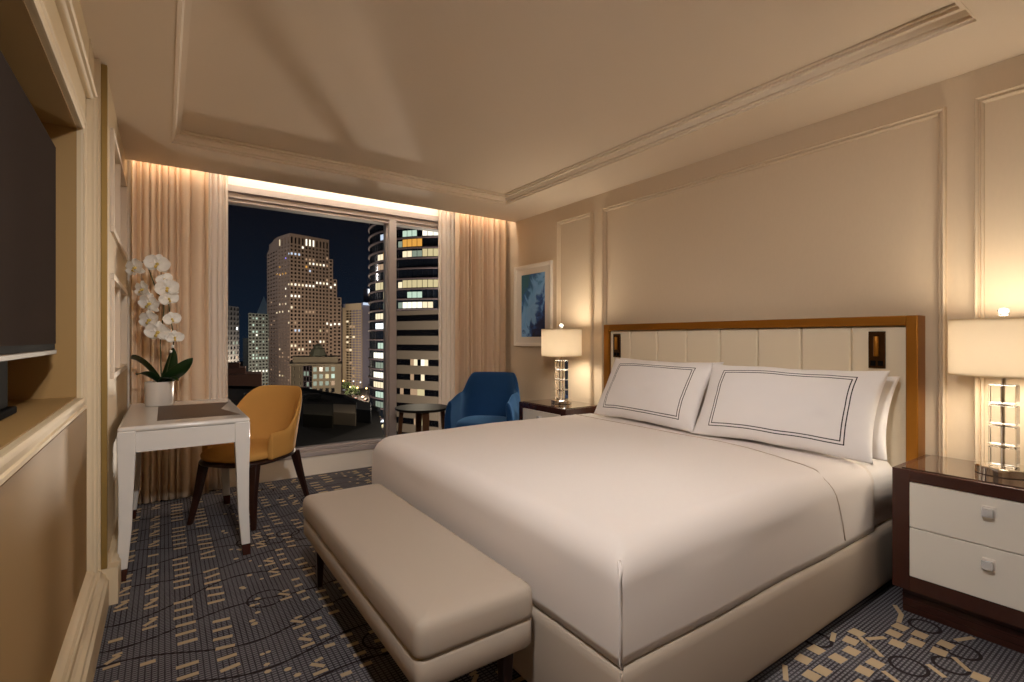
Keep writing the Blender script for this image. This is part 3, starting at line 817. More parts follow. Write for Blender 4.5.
# lamps
lp = thing('table_lamp', 'large crystal block lamp with a glowing cream drum shade on the near nightstand', 'lamp', (2.80,.530,.629), 0, 'crystal lamps on the nightstands')
m = MB(); m.lathe([(0,0),(.084,0),(.088,.003),(.088,.030),(.084,.034),(0,.034)], n=48); m.build('base', M['chrome'], lp, smooth=40)
for k in range(4):
    m = MB(); z = .036+k*.0835; m.box(-.041,.041,-.041,.041,z,z+.077); m.build('crystal_block', M['crystal'], lp, bevel=.004)
m = MB(); m.lathe([(0,.034),(.007,.034),(.007,.60),(.004,.602),(.004,.635),(0,.635)], n=14)
for k in range(3): m.lathe([(0,0),(.024,0),(.024,.0055),(0,.0055)], c=(0,0,.113+k*.0835), n=20)
for a in (0, PI*2/3, PI*4/3): m.tube([(0,0,.6),(.16*math.cos(a),.16*math.sin(a),.6)], .002, 6)
m.build('rod', M['chrome'], lp, smooth=40)
m = MB(); SZ0, SZ1, RS = .398, .630, .17
m.grid([[(r*math.cos(2*PI*i/64), r*math.sin(2*PI*i/64), z) for i in range(64)] for r,z in ((RS,SZ0),(RS,SZ1))], closed=True)
m.build('shade', M['shade'], lp, smooth=180)
M['added_diffuser'] = cloth('added_lamp_diffuser', rgb(244,234,214), .8, .10)  # unseen discs added to soften the lamp light on the wall
m = MB(); m.lathe([(.010,SZ1-.016),(RS-.004,SZ1-.016)], n=48, cap=False); m.build('added_diffuser', M['added_diffuser'], lp, smooth=180)
m = MB(); m.lathe([(.010,SZ0+.014),(RS-.004,SZ0+.014)], n=48, cap=False); m.build('added_diffuser', M['added_diffuser'], lp, smooth=180)
M['tape'] = mat('shade_tape', rgb(214,190,150), .8)
for z in (SZ0+.003, SZ1-.003):
    m = MB(); m.lathe([(RS-.003,-.003),(RS+.0022,-.003),(RS+.0022,.003),(RS-.003,.003),(RS-.003,-.003)], c=(0,0,z), n=64, cap=False); m.build('shade_rim', M['tape'], lp, smooth=40)
m = MB(); m.lathe([(.0,.632),(.006,.634),(.006,.642),(.016,.645),(.018,.651),(.012,.655),(.017,.659),(.019,.666),(.010,.672),(0,.674)], n=24); m.build('finial', M['crystal'], lp, smooth=40)
m = MB(); m.lathe([(0,.49),(.014,.492),(.02,.50),(.028,.525),(.024,.55),(.012,.565),(.006,.57)], c=(.03,0,0), n=16); m.build('bulb', emat('bulb_glow', (1,.72,.42,1), 6), lp, smooth=180)
dup(lp, (2.77,3.25,.629), None, 'crystal block lamp with a glowing cream drum shade below the blue picture')

# ------------------------------------------------------------------ picture
pc = thing('framed_picture', 'white framed blue abstract print on the wall above the far lamp', 'picture', (XR, 3.98, 1.51))
PY, PZ, fw = .305, .41, .036
m = MB()
loops = [[(d, -PY+o, -PZ+o),(d, PY-o, -PZ+o),(d, PY-o, PZ-o),(d, -PY+o, PZ-o)] for o,d in ((0,-.001),(0,-.026),(.004,-.032),(.014,-.030),(fw-.006,-.022),(fw,-.018),(fw,-.001))]
m.grid(loops, closed=True); m.build('frame', M['pframe'], pc, smooth=30)
m = MB()
for (a,b,c_,d_) in ((-PY+fw-.002,PY-fw+.002,-PZ+fw-.002,-.315),(-PY+fw-.002,PY-fw+.002,.315,PZ-fw+.002),(-PY+fw-.002,-.195,-.315,.315),(.195,PY-fw+.002,-.315,.315)): m.box(-.012,-.002,a,b,c_,d_)
m.build('mount', M['mat'], pc)
m = MB(); m.box(-.008,-.003,-.2,.2,-.32,.32); m.build('print', M['art'], pc)

# ------------------------------------------------------------------ curtains
def curtain(name, label, x0, x1, y, z0, z1, freq, amp, matl, seed, flare=0, cat='curtain', thick=.003):
    N = int((x1-x0)/.0022); rows = []; ph = [0.0]
    for i in range(N): ph.append(ph[-1] + freq(i/N)*2*PI*(x1-x0)/N)
    NZ = 22
    for k in range(NZ+1):
        t = k/NZ; z = z0 + (z1-z0)*t; row = []
        for i in range(N+1):
            u = i/N; a = amp(u)*(1 + .12*noise.noise(Vector((u*6,seed,0))))*(1 - .25*t)
            sway = .008*(1-t)*noise.noise(Vector((u*4, t*1.5, seed)))
            w_ = math.sin(ph[i] + sway*30)
            yy = y + a*(1.1 - 2.1*abs(math.sin(ph[i]*.5 + sway*15))**.8) + .01*noise.noise(Vector((u*3, t*2, seed+5)))
            xx = x0 + (x1-x0)*u + sway + .35*a*math.sin(ph[i]*.7+seed)
            row.append((xx, yy, z))
        rows.append(row)
    m = MB(); m.grid(rows); o = m.build(name, matl, None, smooth=180, solid=thick, fix=False)
    tag(o, label, cat); return o
curtain('drape', 'beige floor length drape hanging behind the desk and orchid', -.195, .275, 4.405, .012, 2.60, lambda u: 27 if u < .66 else 12, lambda u: .019 if u < .66 else .018, M['drape'], 2)
curtain('drape', 'beige floor length drape hanging behind the blue armchair', 2.385, 2.99, 4.41, .012, 2.60, lambda u: 17+6*math.sin(u*5), lambda u: .031, M["drape"], 8)
curtain('sheer_curtain', 'sheer white curtain between the desk side drape and the window', .20, .415, 4.487, .012, 2.60, lambda u: 28, lambda u: .014, M['sheer'], 4, thick=.001)
curtain('sheer_curtain', 'sheer white curtain between the armchair side drape and the window', 2.235, 2.44, 4.487, .012, 2.60, lambda u: 22, lambda u: .014, M['sheer'], 14, thick=.001)
CE = 1.65e5
# ------------------------------------------------------------------ the city beyond the window
FPX = 500.7; CYP = 338.34
CF = CAMF; CR_ = CAMR
def cp_(u, w):      # bearing of a building corner and its distance from the room
    p = CF*w + CR_*((u-512)/FPX*w); return (p.x, p.y)
def cz(v, w): return 1.18 + (CYP-v)*w/FPX
def proj(p):
    d = Vector(p) - Vector((0,0,1.18)); w = d.dot(CF); return (512+FPX*d.dot(CR_)/w, CYP-FPX*d.z/w)
GZ = -40.0
M['bwall'] = mat('tower_stone', rgb(152,135,124), .8, var=(.05,.08))
M['bglass'] = mat('tower_dark_glass', rgb(16,16,20), .15, spec=.5)
M['bglass2'] = mat('tower_blue_glass', rgb(26,32,44), .15, spec=.6)
M['bgreen'] = mat('pale_concrete', rgb(70,77,77), .8)
M['bdark'] = mat('dark_cladding', rgb(30,34,42), .5)
M['bcream'] = mat('cream_concrete', rgb(172,158,136), .8, var=(.1,.06))
M['bgrey'] = mat('blue_grey_concrete', rgb(120,120,142), .8)
M['bbrick'] = mat('dark_brick', rgb(92,62,52), .85, var=(.4,.1))
M['btaupe'] = mat('taupe_concrete', rgb(150,136,120), .8, var=(.08,.06))
M['broof'] = mat('black_roofing', rgb(24,22,22), .8)
M['bolive'] = mat('olive_render', rgb(72,68,56), .8, var=(.5,.08))
M['copper'] = mat('green_copper_roof', rgb(126,128,112), .7)
M['pyr'] = mat('blue_metal_roof', rgb(112,138,158), .5)
M['asphalt'] = mat('asphalt', rgb(44,40,40), .9)
M['steel'] = mat('spandrel_metal', rgb(104,92,98), .7)
E_ = {'w': emat('window_warm', (1,.80,.52,1), .7), 'W': emat('window_bright', (1,.90,.72,1), .95), 'b': emat('window_cool', (.72,.82,1,1), .55),
      'o': emat('window_amber', (1,.46,.08,1), .5), 'd': emat('window_dim', (1,.62,.36,1), .28), 'p': emat('window_violet', (.35,.25,1,1), .7),
      'g': emat('window_green', (.74,.92,.72,1), .48), 'G': emat('window_green_dim', (.70,.82,.62,1), .22), 'y': emat('window_yellow', (1,.80,.42,1), .42), 'x': emat('sign_white', (.95,.97,1,1), 1.2)}

def facade(mb, p0, p1, z0, z1, nc, nr, fx, fz, dep, wall=0, glass=1, ztop1=None):
    """wall from p0 to p1 (left to right seen from the room) with recessed window openings"""
    p0 = Vector((*p0,0)); p1 = Vector((*p1,0)); d = (p1-p0)/nc; t = d.normalized(); nrm = Vector((t.y,-t.x,0))
    if nrm.dot(p0) > 0: nrm = -nrm
    cells = []; dz = (z1-z0)/nr
    for r in range(nr):
        for c in range(nc):
            a = p0 + d*c; b = a + d; za = z0+dz*r; zb = za+dz
            ax = a + d*((1-fx)/2); bx = b - d*((1-fx)/2); wa = za+dz*(1-fz)/2; wb = zb-dz*(1-fz)/2
            V = lambda p, z: (p.x, p.y, z)
            i = nrm*-dep
            mb.quad([V(a,za),V(b,za),V(bx,wa),V(ax,wa)], wall); mb.quad([V(b,za),V(b,zb),V(bx,wb),V(bx,wa)], wall)
            mb.quad([V(b,zb),V(a,zb),V(ax,wb),V(bx,wb)], wall); mb.quad([V(a,zb),V(a,za),V(ax,wa),V(ax,wb)], wall)
            ai, bi = ax+i, bx+i
            rev = [((ax,wa),(bx,wa),(bi,wa),(ai,wa)),((bx,wb),(ax,wb),(ai,wb),(bi,wb))]
            if fx < .99 or nc == 1: rev += [((bx,wa),(bx,wb),(bi,wb),(bi,wa)),((ax,wb),(ax,wa),(ai,wa),(ai,wb))]
            for q in rev:
                mb.quad([V(*k) for k in q], wall)
            mb.quad([V(ai,wa),V(bi,wa),V(bi,wb),V(ai,wb)], glass)
            j = nrm*(-dep*.75)
            cells.append(([V(ax+j,wa),V(bx+j,wa),V(bx+j,wb),V(ax+j,wb)], proj(V((ax+bx)/2,(wa+wb)/2))))
    return cells
def lit(parent, cells, spec, name='lit_window'):
    """one pane per lit window; spec = (u, v, colour key) near the window's bearing"""
    used = set()
    for (u,v,k) in spec:
        best = min(range(len(cells)), key=lambda i: (cells[i][1][0]-u)**2 + (cells[i][1][1]-v)**2)
        if best in used: continue
        used.add(best); m = MB(); m.quad(cells[best][0]); m.build(name, E_[k], parent, fix=False)
def prism(mb, pts, z0, z1, mi=0):
    mb.extrude(pts, z0, z1, 'z', mi)
def back(pts, d):    # deepen a facade line into a closed plan
    q = [(p[0]*(1+d/math.hypot(*p)), p[1]*(1+d/math.hypot(*p))) for p in pts[::-1]]; return list(pts)+q
def building(name, label): return thing(name, label, 'building', (0,0,0))
def solid_block(mb, us_ws, z0, z1, depth, mi=0, inset=1.0):
    pts = [cp_(u, w+inset) for u,w in us_ws]; prism(mb, back(pts, depth), z0, z1, mi)

rc = random.Random(11)
# --- tall stepped stone tower
T = building('office_tower', 'tall stepped stone office tower with rows of lit windows')
A,B,Cc,D,E1,E2,E3 = (267,440),(278,413),(290,398),(329,426),(333,428),(337,430),(341.5,432)
m = MB(); cells = []
zt = cz(233,398)
cells += facade(m, cp_(*Cc), cp_(*D), GZ, cz(243.5,398), 11, 38, .58, .58, .8)
cells += facade(m, cp_(*Cc), cp_(*D), cz(243.5,398), cz(235.6,398), 11, 1, .52, .86, .8)
cells += facade(m, cp_(*Cc), cp_(*D), cz(235.6,398), zt, 1, 1, .98, .02, .05, 0, 0)[:0]
cells += facade(m, cp_(*B), cp_(*Cc), GZ, cz(243.5,398), 4, 38, .5, .5, .8)
cells += facade(m, cp_(*B), cp_(*Cc), cz(243.5,398), cz(235.6,398), 4, 1, .5, .86, .8)
facade(m, cp_(*B), cp_(*Cc), cz(235.6,398), zt, 1, 1, .98, .02, .05, 0, 0)
cells += facade(m, cp_(*A), cp_(*B), GZ, cz(254,440), 4, 36, .6, .4, .8)
for (a,b,v) in ((D,E1,259),(E1,E2,279),(E2,E3,297)):
    cells += facade(m, cp_(*a), cp_(*b), GZ, cz(v,426), 1, 34 - int((v-259)/4.2), .5, .52, .8)
a,b = cp_(*A), cp_(*B)
m.quad([(*a,cz(254,440)),(*b,cz(254,440)),(*b,zt),(a[0]*.4+b[0]*.6,a[1]*.4+b[1]*.6,zt-.5)],0)
solid_block(m, [(269,446),B,Cc,D], GZ, zt-.2, 40, 0, 1.5)
for (a,b,v) in ((D,E1,259),(E1,E2,279),(E2,E3,297)): solid_block(m, [a,b], GZ, cz(v,426)-.1, 30, 0, 1.5)
m.build('tower_body', [M['bwall'], M['bglass']], T, fix=False)
Z4 = lambda x,y,k: (260+x/9.09, 225+y/9.09, k)
Z5 = lambda x,y,k: (225+x/6.2, 290+y/6.2, k)
sp = [Z4(x,183,'W') for x in (380,415,450,483)] + [Z4(x,258,'b') for x in (255,275,312,347)] + [Z4(x,318,'d') for x in (415,450,483)] + [Z4(238,318,'p')]
sp += [Z4(x,365,k) for x,k in ((417,'o'),(450,'w'),(485,'W'),(517,'w'),(552,'w'),(583,'W'),(615,'d'))] + [Z4(460,428,'b'),Z4(180,378,'o'),Z4(165,145,'w'),Z4(615,295,'d'),Z4(615,505,'d')]
sp += [Z4(x,450,'o') for x in (150,180,212,243)] + [Z4(280+i*33.6,528+i*2,rc.choice('WwW')) for i in range(13)] + [Z4(245,540,'w'),Z4(245,578,'W'),Z4(245,660,'w')] + [Z4(x,660,'W') for x in (285,318,350)]
sp += [Z5(x,143,'w') for x in (325,343,365,385)] + [Z5(x,143,'d') for x in (500,522,545)] + [Z5(x,205,'W') for x in (640,662,683,705)] + [Z5(385,205,'w'),Z5(430,205,'d'),Z5(370,80,'w'),Z5(330,92,'w'),Z5(410,110,'w')]
sp += [Z5(x,258,'b') for x in (430,450,470)] + [Z5(595,262,'y'),Z5(635,262,'d'),Z5(525,320,'W'),Z5(598,322,'W'),Z5(615,322,'w'),Z5(340,365,'w')] + [Z5(x,357,'w') for x in (412,430,450,480)]
sp += [Z5(x,410,'d') for x in (345,365,385)] + [Z5(340,525,'w'),Z5(365,525,'y'),Z5(360,595,'W')] + [(rc.uniform(269,289), rc.uniform(300,385), 'd') for _ in range(10)]
lit(T, cells, sp)

# --- slim pale tower and the pyramid roofed tower behind it
T = building('office_tower', 'slim pale green-lit tower left of the tall stone tower')
m = MB(); cells = facade(m, cp_(248.5,330), cp_(268.5,345), GZ, cz(313,330), 6, 26, .66, .55, .7); solid_block(m, [(248.5,330),(268.5,345)], GZ, cz(313,330)-.1, 30, 0, 1.2)
c2 = facade(m, cp_(243,350), cp_(249,338), GZ, cz(338,340), 2, 18, .5, .5, .6); solid_block(m, [(243,350),(249,338)], GZ, cz(338,340)-.1, 25, 0, 1.2)
m.build('tower_body', [M['bgreen'], M['bglass']], T, fix=False)
lit(T, cells, [Z5(208,288,'W'),Z5(190,365,'g')] + [Z5(x,y,rc.choice('gGGw')) for y in (180,215,260,330,365,395,425,460) for x in (180,205,235) if rc.random() < .6] + [Z5(x,500,'W') for x in (185,205,225,245,260)] + [Z5(x,425,'g') for x in (215,240,258)])
T = building('pyramid_tower', 'tower with a pale blue pyramid roof behind the slim pale tower')
m = MB(); solid_block(m, [(256.5,520),(271,520)], GZ, cz(314.5,520), 14, 0, 0); m.build('tower_body', M['bdark'], T)
pts = back([cp_(256.5,520),cp_(271,520)], 14); ap = Vector((*cp_(263.8,528),0)); m = MB(); z0 = cz(314.5,520)
for i in range(4): a,b = pts[i], pts[(i+1)%4]; m.quad([(*a,z0),(*b,z0),(ap.x,ap.y,cz(296,528))])
m.build('roof', M['pyr'], T)
# --- dark tower at the left edge of the window
T = building('office_tower', 'dark glass tower at the left edge of the window view')
m = MB(); cells = facade(m, cp_(222,260), cp_(239,280), GZ, cz(306,270), 5, 22, .7, .6, .5); solid_block(m, [(222,260),(239,280)], GZ, cz(306,270)-.1, 30, 0, 1)
m.build('tower_body', [M['bdark'], M['bglass2']], T, fix=False)
lit(T, cells, [(237.5,330,'x'),(236,341,'G'),(234,352,'G'),(237,358,'d'),(233,345,'G')])
# --- striped hotel tower
T = building('hotel_tower', 'cream tower with horizontal balcony stripes and a blue-grey end wall')
m = MB(); pA,pB,pC = (342.5,425),(361.5,410),(371.5,420)
zt = cz(303,410)
cells = facade(m, cp_(345.5,423), cp_(*pB), GZ, cz(309.5,415), 5, 30, .97, .62, 1.0)
facade(m, cp_(345.5,423), cp_(*pB), cz(309.5,415), zt, 1, 1, .98, .02, .05, 0, 0); facade(m, cp_(*pA), cp_(345.5,423), GZ, zt-3, 1, 1, .98, .01, .05, 0, 0)
m.build('tower_body', [M['bcream'], M['bglass']], T, fix=False)
m = MB(); solid_block(m, [(343.5,426),pB,pC], GZ, zt+.3, 22, 0, .9); m.build('end_wall', M['bgrey'], T)
lit(T, cells, [Z4(0,0,'d')]*0 + [(346+rc.random()*15, 312+rc.random()*66, rc.choice('dddw')) for _ in range(16)])
m = MB(); a,b = Vector((*cp_(363,408.5),0)), Vector((*cp_(370,415.5),0)); m.quad([(a.x,a.y,cz(305,410)),(b.x,b.y,cz(305,410)),(b.x,b.y,cz(302.5,410)),(a.x,a.y,cz(302.5,410))]); m.build('roof_sign', E_['b'], T, fix=False)
T = building('office_block', 'dark block with a bright white rooftop sign behind the striped tower')
m = MB(); solid_block(m, [(363.5,470),(377,470)], GZ, cz(288.5,470), 22, 0, 0); m.build('block_body', M['bgrey'], T)
m = MB(); a,b = Vector((*cp_(368,469),0)), Vector((*cp_(371,469),0)); m.quad([(a.x,a.y,cz(294,469)),(b.x,b.y,cz(294,469)),(b.x,b.y,cz(289,469)),(a.x,a.y,cz(289,469))]); m.build('roof_sign', E_['x'], T, fix=False)
# --- old building with the copper cupola
T = building('heritage_building', 'low cream building with a green copper cupola below the stone tower')
w0 = 230; m = MB()
cells = facade(m, cp_(312,w0), cp_(336,w0+4), cz(430,w0), cz(366,w0), 4, 9, .58, .62, .7)
facade(m, cp_(336,w0+4), cp_(341,w0+5), cz(430,w0), cz(366,w0), 1, 9, .2, .3, .3, 0, 0); facade(m, cp_(291,w0+6), cp_(303,w0+2), cz(430,w0), cz(366,w0), 2, 9, .2, .5, .4, 0, 1)
c2 = facade(m, cp_(303,w0+3), cp_(312,w0+1), cz(430,w0), cz(366,w0), 3, 12, .8, .8, .4, 2, 1)
solid_block(m, [(291,w0+6),(341,w0+6)], cz(430,w0), cz(366,w0), 25, 0, 1)
solid_block(m, [(289.5,w0+3),(341.5,w0+3)], cz(366,w0), cz(364,w0), 26, 0, 0); solid_block(m, [(293,w0+8),(338,w0+8)], cz(364,w0), cz(357.5,w0), 20, 0, 0)
m.build('block_body', [M['bcream'], M['bglass'], M['steel']], T, fix=False)
m = MB(); q = cp_(318,w0+14); k = w0/FPX
m.lathe([(9.2*k,0),(9.2*k,1.5),(8.6*k,2),(7.2*k,6*k*1.0+1.0),(6.6*k,8.5*k+.6),(4.9*k,9.5*k+.6),(4.6*k,11.5*k+.6),(2.4*k,13.5*k+.6),(0,14.6*k+.6)], c=(q[0],q[1],cz(359.5,w0)), n=8); m.build('cupola', M['copper'], T, smooth=20)
lit(T, cells, [Z5(645,522,'y'),Z5(690,522,'g'),Z5(690,555,'g'),Z5(610,522,'G'),Z5(570,522,'G'),Z5(610,555,'G'),Z5(570,490,'G'),Z5(645,490,'G'),Z5(645,555,'G'),Z5(690,490,'G'),Z5(645,590,'G'),Z5(690,590,'d'),Z5(570,590,'G'),Z5(610,590,'G')])
lit(T, c2, [(305,372,'G'),(308,376,'G'),(306,384,'G'),(310,388,'G')])
# --- brick block at left
T = building('brick_building', 'low dark red brick building with a stepped roof at the left of the view')
m = MB(); w0 = 130
solid_block(m, [(216,w0),(262,w0+4)], -30, cz(375,w0), 12, 0, 0); solid_block(m, [(216,w0+3),(246,w0+5)], -30, cz(369,w0), 10, 0, 0); solid_block(m, [(228,w0+6),(240,w0+6)], -30, cz(364,w0), 6, 0, 0)
m.build('block_body', M['bbrick'], T, bevel=.25)
# --- round glass tower
T = building('round_tower', 'curved glass office tower with lit floor bands at the right of the window')
wc, Rr = 232, 36.5
cx, cy = cp_(450, wc); cen = Vector((cx,cy,0)); vd = Vector((-cx,-cy,0)).normalized(); vs = Vector((vd.y,-vd.x,0))
def rp(a, r=Rr): p = cen + (vd*math.cos(a) + vs*math.sin(a))*r; return p
if proj((*rp(1.0)[:2],0))[0] < proj((*rp(-1.0)[:2],0))[0]: vs = -vs
NA = 64; FH = 4.05
angs = [-PI*.62 + PI*1.24*i/NA for i in range(NA+1)]
ztop = 62.0; nfl = int((ztop-GZ)/FH)
core = MB(); core.lathe([(Rr-.8,GZ),(Rr-.8,ztop+1),(0,ztop+1)], c=(cx,cy,0), n=96)
for i in range(NA):     # fine vertical mullions are surface pattern of the glass skin
    p = rp(angs[i], Rr-.72); core.box(p.x-.08,p.x+.08,p.y-.08,p.y+.08,GZ,ztop)
core.build('glass_skin', M['bglass2'], T, smooth=30)
for f_ in range(nfl+1):
    z = GZ + f_*FH; s_ = MB()
    s_.lathe([(Rr-.85,z-.32),(Rr-.1,z-.32),(Rr,z-.1),(Rr-.1,z+.28),(Rr-.85,z+.28),(Rr-.85,z-.32)], c=(cx,cy,0), n=96, cap=False); s_.build('floor_band', M['steel'], T, smooth=40)
litc = {}
def band(v, u0, u1, k):     # light the bays of one floor between two bearings
    for i in range(NA):
        a = (angs[i]+angs[i+1])/2; p = rp(a); uu = proj((p.x,p.y,0))[0]
        if not (u0 <= uu <= u1) or abs(a) > 1.45: continue
        best = min(range(nfl), key=lambda f_: abs(proj((p.x,p.y,GZ+(f_+.5)*FH))[1]-v))
        if abs(proj((p.x,p.y,GZ+(best+.5)*FH))[1]-v) > 7: continue
        litc[(best,i)] = k
Z6 = lambda x: 335 + x/6.82
V6 = lambda y: 220 + y/6.82
for (x0,x1,y,k) in ((455,560,105,'g'),(575,700,95,'W'),(455,605,165,'o'),(460,520,240,'w'),(520,590,230,'G'),(595,700,210,'y'),(300,345,110,'b'),(285,330,245,'w'),(330,356,230,'o'),(290,356,300,'d'),
                    (420,700,430,'y'),(275,356,480,'y'),(490,600,510,'g'),(470,600,575,'W'),(600,680,560,'w'),(320,356,600,'G'),(420,440,150,'G'),(420,445,440,'w'),(420,445,580,'G')):
    band(V6(y), Z6(x0), Z6(x1), k)
for (v,u0,u1,k) in ((326,374,384,'x'),(341,376,384,'g'),(355,373,384,'W'),(365,375,384,'G'),(378,372,384,'W'),(387,373,384,'w'),(396,374,384,'g'),(404,374,384,'G'),(317,375,383,'w')):
    band(v, u0, u1, k)
cnt = 0
for (f_,i), k in sorted(litc.items()):
    z = GZ+f_*FH; m = MB(); a,b = rp(angs[i],Rr-.45), rp(angs[i+1],Rr-.45); e = (b-a)*.05
    zz1 = z+FH-.6 - (0 if k in 'oy' else .6)
    m.quad([(a.x+e.x,a.y+e.y,z+.5),(b.x-e.x,b.y-e.y,z+.5),(b.x-e.x,b.y-e.y,zz1),(a.x+e.x,a.y+e.y,zz1)]); m.build('lit_window', E_[k], T, fix=False); cnt += 1
# --- banded concrete block nearer by on the right
T = building('concrete_office', 'taupe concrete office block with dark ribbon windows at the right of the window')
m = MB(); w0 = 112
p0, p1 = (383.5,w0+3), (470,w0-9)
ztp = cz(311,w0); pit = 14.6*w0/FPX; nr = 9
a0, a1 = cp_(*p0), cp_(*p1)
cells = facade(m, a0, a1, ztp - pit*nr, ztp, 24, nr, .998, .42, .06)
solid_block(m, [p0,p1], ztp-pit*nr-8, ztp+.05, 12, 0, .8)
m.build('block_body', [M['btaupe'], M['bglass']], T, fix=False)
Z7 = lambda x: 335 + x/5.25
lit(T, cells, [(Z7(x),310+y/5.25,k) for x,y,k in ((425,292,'w'),(465,292,'W'),(395,292,'d'),(485,295,'w'),(455,372,'w'),(395,372,'d'),(440,448,'y'),(465,448,'y'),(420,450,'d'),(400,450,'d'),(350,448,'d'),(455,605,'y'),(430,603,'d'))])
# --- black roof of the neighbouring building below the window
T = building('neighbouring_roof', 'flat black roof of the nearer building just below the window')
m = MB(); zr = -8.0
def rw(v): return (1.18-zr)*FPX/(v-CYP)
poly = [cp_(140,rw(392)), cp_(228,rw(388)), cp_(300,rw(389.5)), cp_(345,rw(398)), cp_(379,rw(411.5)), cp_(384,rw(440)), cp_(330,rw(520)), cp_(140,rw(520))]
prism(m, poly, -38, zr); 
m.build('roof_slab', M['broof'], T, fix=True)
m = MB()
for i in (0,1,2,3):
    a,b = Vector(poly[i]), Vector(poly[i+1]); d = (b-a).normalized(); nn = Vector((-d.y,d.x))*.18
    m.extrude([tuple(a+nn),tuple(b+nn),tuple(b-nn),tuple(a-nn)], zr, zr+.45, 'z')
m.build('parapet', M['bdark'], T)
m = MB(); wb = 52
solid_block(m, [(303,wb),(333,wb-1)], zr-3, cz(414,wb), 9, 0, 0); m.build('plant_room', M['bolive'], T, bevel=.06)
m = MB(); solid_block(m, [(333.2,wb+1.5),(356,wb+.5)], zr-3, cz(414,wb), 7, 0, 0); m.build('stair_room', M['btaupe'], T, bevel=.06)
m = MB(); solid_block(m, [(356.2,wb+3),(371,wb+2)], zr-3, cz(413,wb), 7, 0, 0); m.build('tank_room', M['bdark'], T, bevel=.06)
for (u,v) in ((262,404),(270,410),(252,398),(312,399)):
    m = MB(); w_ = rw(v); x,y = cp_(u,w_); m.box(x-1.1,x+1.1,y-.8,y+.8,zr,zr+.7); m.box(x-1.0,x+1.0,y-.7,y+.7,zr+.7,zr+.8); m.build('vent_box', M['bdark'], T, bevel=.05)
for (v,) in ((402,),(407,)):
    m = MB(); w_ = rw(v); m.tube([(*cp_(228,w_),zr+.3),(*cp_(258,w_-1),zr+.3)], .06, 6); m.build('roof_pipe', M['steel'], T)
# --- street level
m = MB(); pts = [cp_(150,90),cp_(560,60),cp_(620,900),cp_(80,900)]; m.extrude(pts, GZ-1, GZ, 'z'); struct(m.build('street', M['asphalt']))
def car(i, u, w, h, label):
    x,y = cp_(u,w); t = thing('car', label, 'car', (x,y,GZ), h, 'cars in the far street')
    m = MB(); m.extrude([(-2.1,.25),(2.1,.25),(2.15,.75),(1.3,.9),(.7,1.4),(-1.1,1.42),(-1.8,.92),(-2.15,.85)], -.85, .85, 'y'); m.build('body', [M['bdark'],M['silver'],M['pframe']][i%3], t, bevel=.08)
    for sy in (-.6,.6):
        m = MB(); m.lathe([(0,-.08),(.17,-.06),(.17,.06),(0,.08)], c=(2.12,sy,.7), n=10); m.build('headlight', E_['x'], t)
        m = MB(); m.lathe([(0,-.08),(.15,-.06),(.15,.06),(0,.08)], c=(-2.12,sy,.75), n=10); m.build('tail_light', RED, t)
    for sx in (-1.3,1.3):
        for sy in (-.78,.78):
            m = MB(); m.tube([(sx,sy-.1,.32),(sx,sy+.1,.32)], .32, 12); m.build('wheel', M['broof'], t)
RED = emat('tail_red', (1,.08,.03,1), 3)
cb = math.atan2(CF.y, CF.x)
for i,(u,w,h) in enumerate(((345,395,cb+PI),(349,350,cb),(352,372,cb+PI),(356,340,cb),(359,360,cb+.2),(363,345,cb+PI),(366,332,cb),(381.5,190,cb+PI),(378.5,178,cb+PI))):
    car(i,u,w,h,'car with lit lamps in the far street between the towers')
M['lampo'] = emat('street_amber', (1,.62,.2,1), 5); M['pole'] = M['bdark']
def street_lamp(u, w, hgt, k, label):
    x,y = cp_(u,w); t = thing('street_lamp', label, 'street lamp', (x,y,GZ), 0, 'street lamps between the towers')
    m = MB(); m.tube([(0,0,0),(0,0,hgt),(-.5,-.5,hgt+.5)], .12, 8); m.build('pole', M['pole'], t)
    m = MB(); m.lathe([(0,-.5),(.45,-.3),(.55,0),(.4,.35),(0,.5)], c=(-.6,-.6,hgt+.3), n=12); m.build('lantern', E_[k] if k in E_ else M['lampo'], t)
for (u,w,hg,k) in ((344,400,7,'A'),(347,380,6,'y'),(351,360,6,'A'),(354,385,8,'x'),(358,345,7,'A'),(361,375,8,'x'),(367,340,7,'A'),(371,350,6,'g'),(381,198,8,'x'),(383,193,7,'y'),(384,188,10,'x'),(379.5,186,12,'A'),(384,184,9,'y')):
    street_lamp(u,w,hg,k,'glowing street lamp between the towers beyond the black roof')
M['tree'] = mat('street_tree', rgb(52,66,34), .9); 
def tree(u, w, r, label):
    x,y = cp_(u,w); t = thing('street_tree', label, 'tree', (x,y,GZ), 0, 'trees in the far street')
    m = MB(); m.tube([(0,0,0),(.1,0,r*1.3)], [.25,.15], 7); m.build('trunk', M['walnut'], t)
    m = MB()
    for k in range(90):
        p = Vector((rc.gauss(0,1),rc.gauss(0,1),rc.gauss(0,1))).normalized()*r*rc.uniform(.5,1); p.z = p.z*.75 + r*1.9
        a = Vector((rc.gauss(0,1),rc.gauss(0,1),rc.gauss(0,1))).normalized(); b = a.orthogonal().normalized(); s_ = r*.28
        m.quad([p+a*s_, p+b*s_*.6, p-a*s_, p-b*s_*.6])
    m.build('foliage', M['tree'], t, fix=False)
for (u,w,r) in ((346,370,3.5),(353,350,3),(349,330,3),(357,328,3),(385,170,3.2),(362,168,3)): tree(u,w,r,'leafy street tree lit by lamps beyond the black roof')
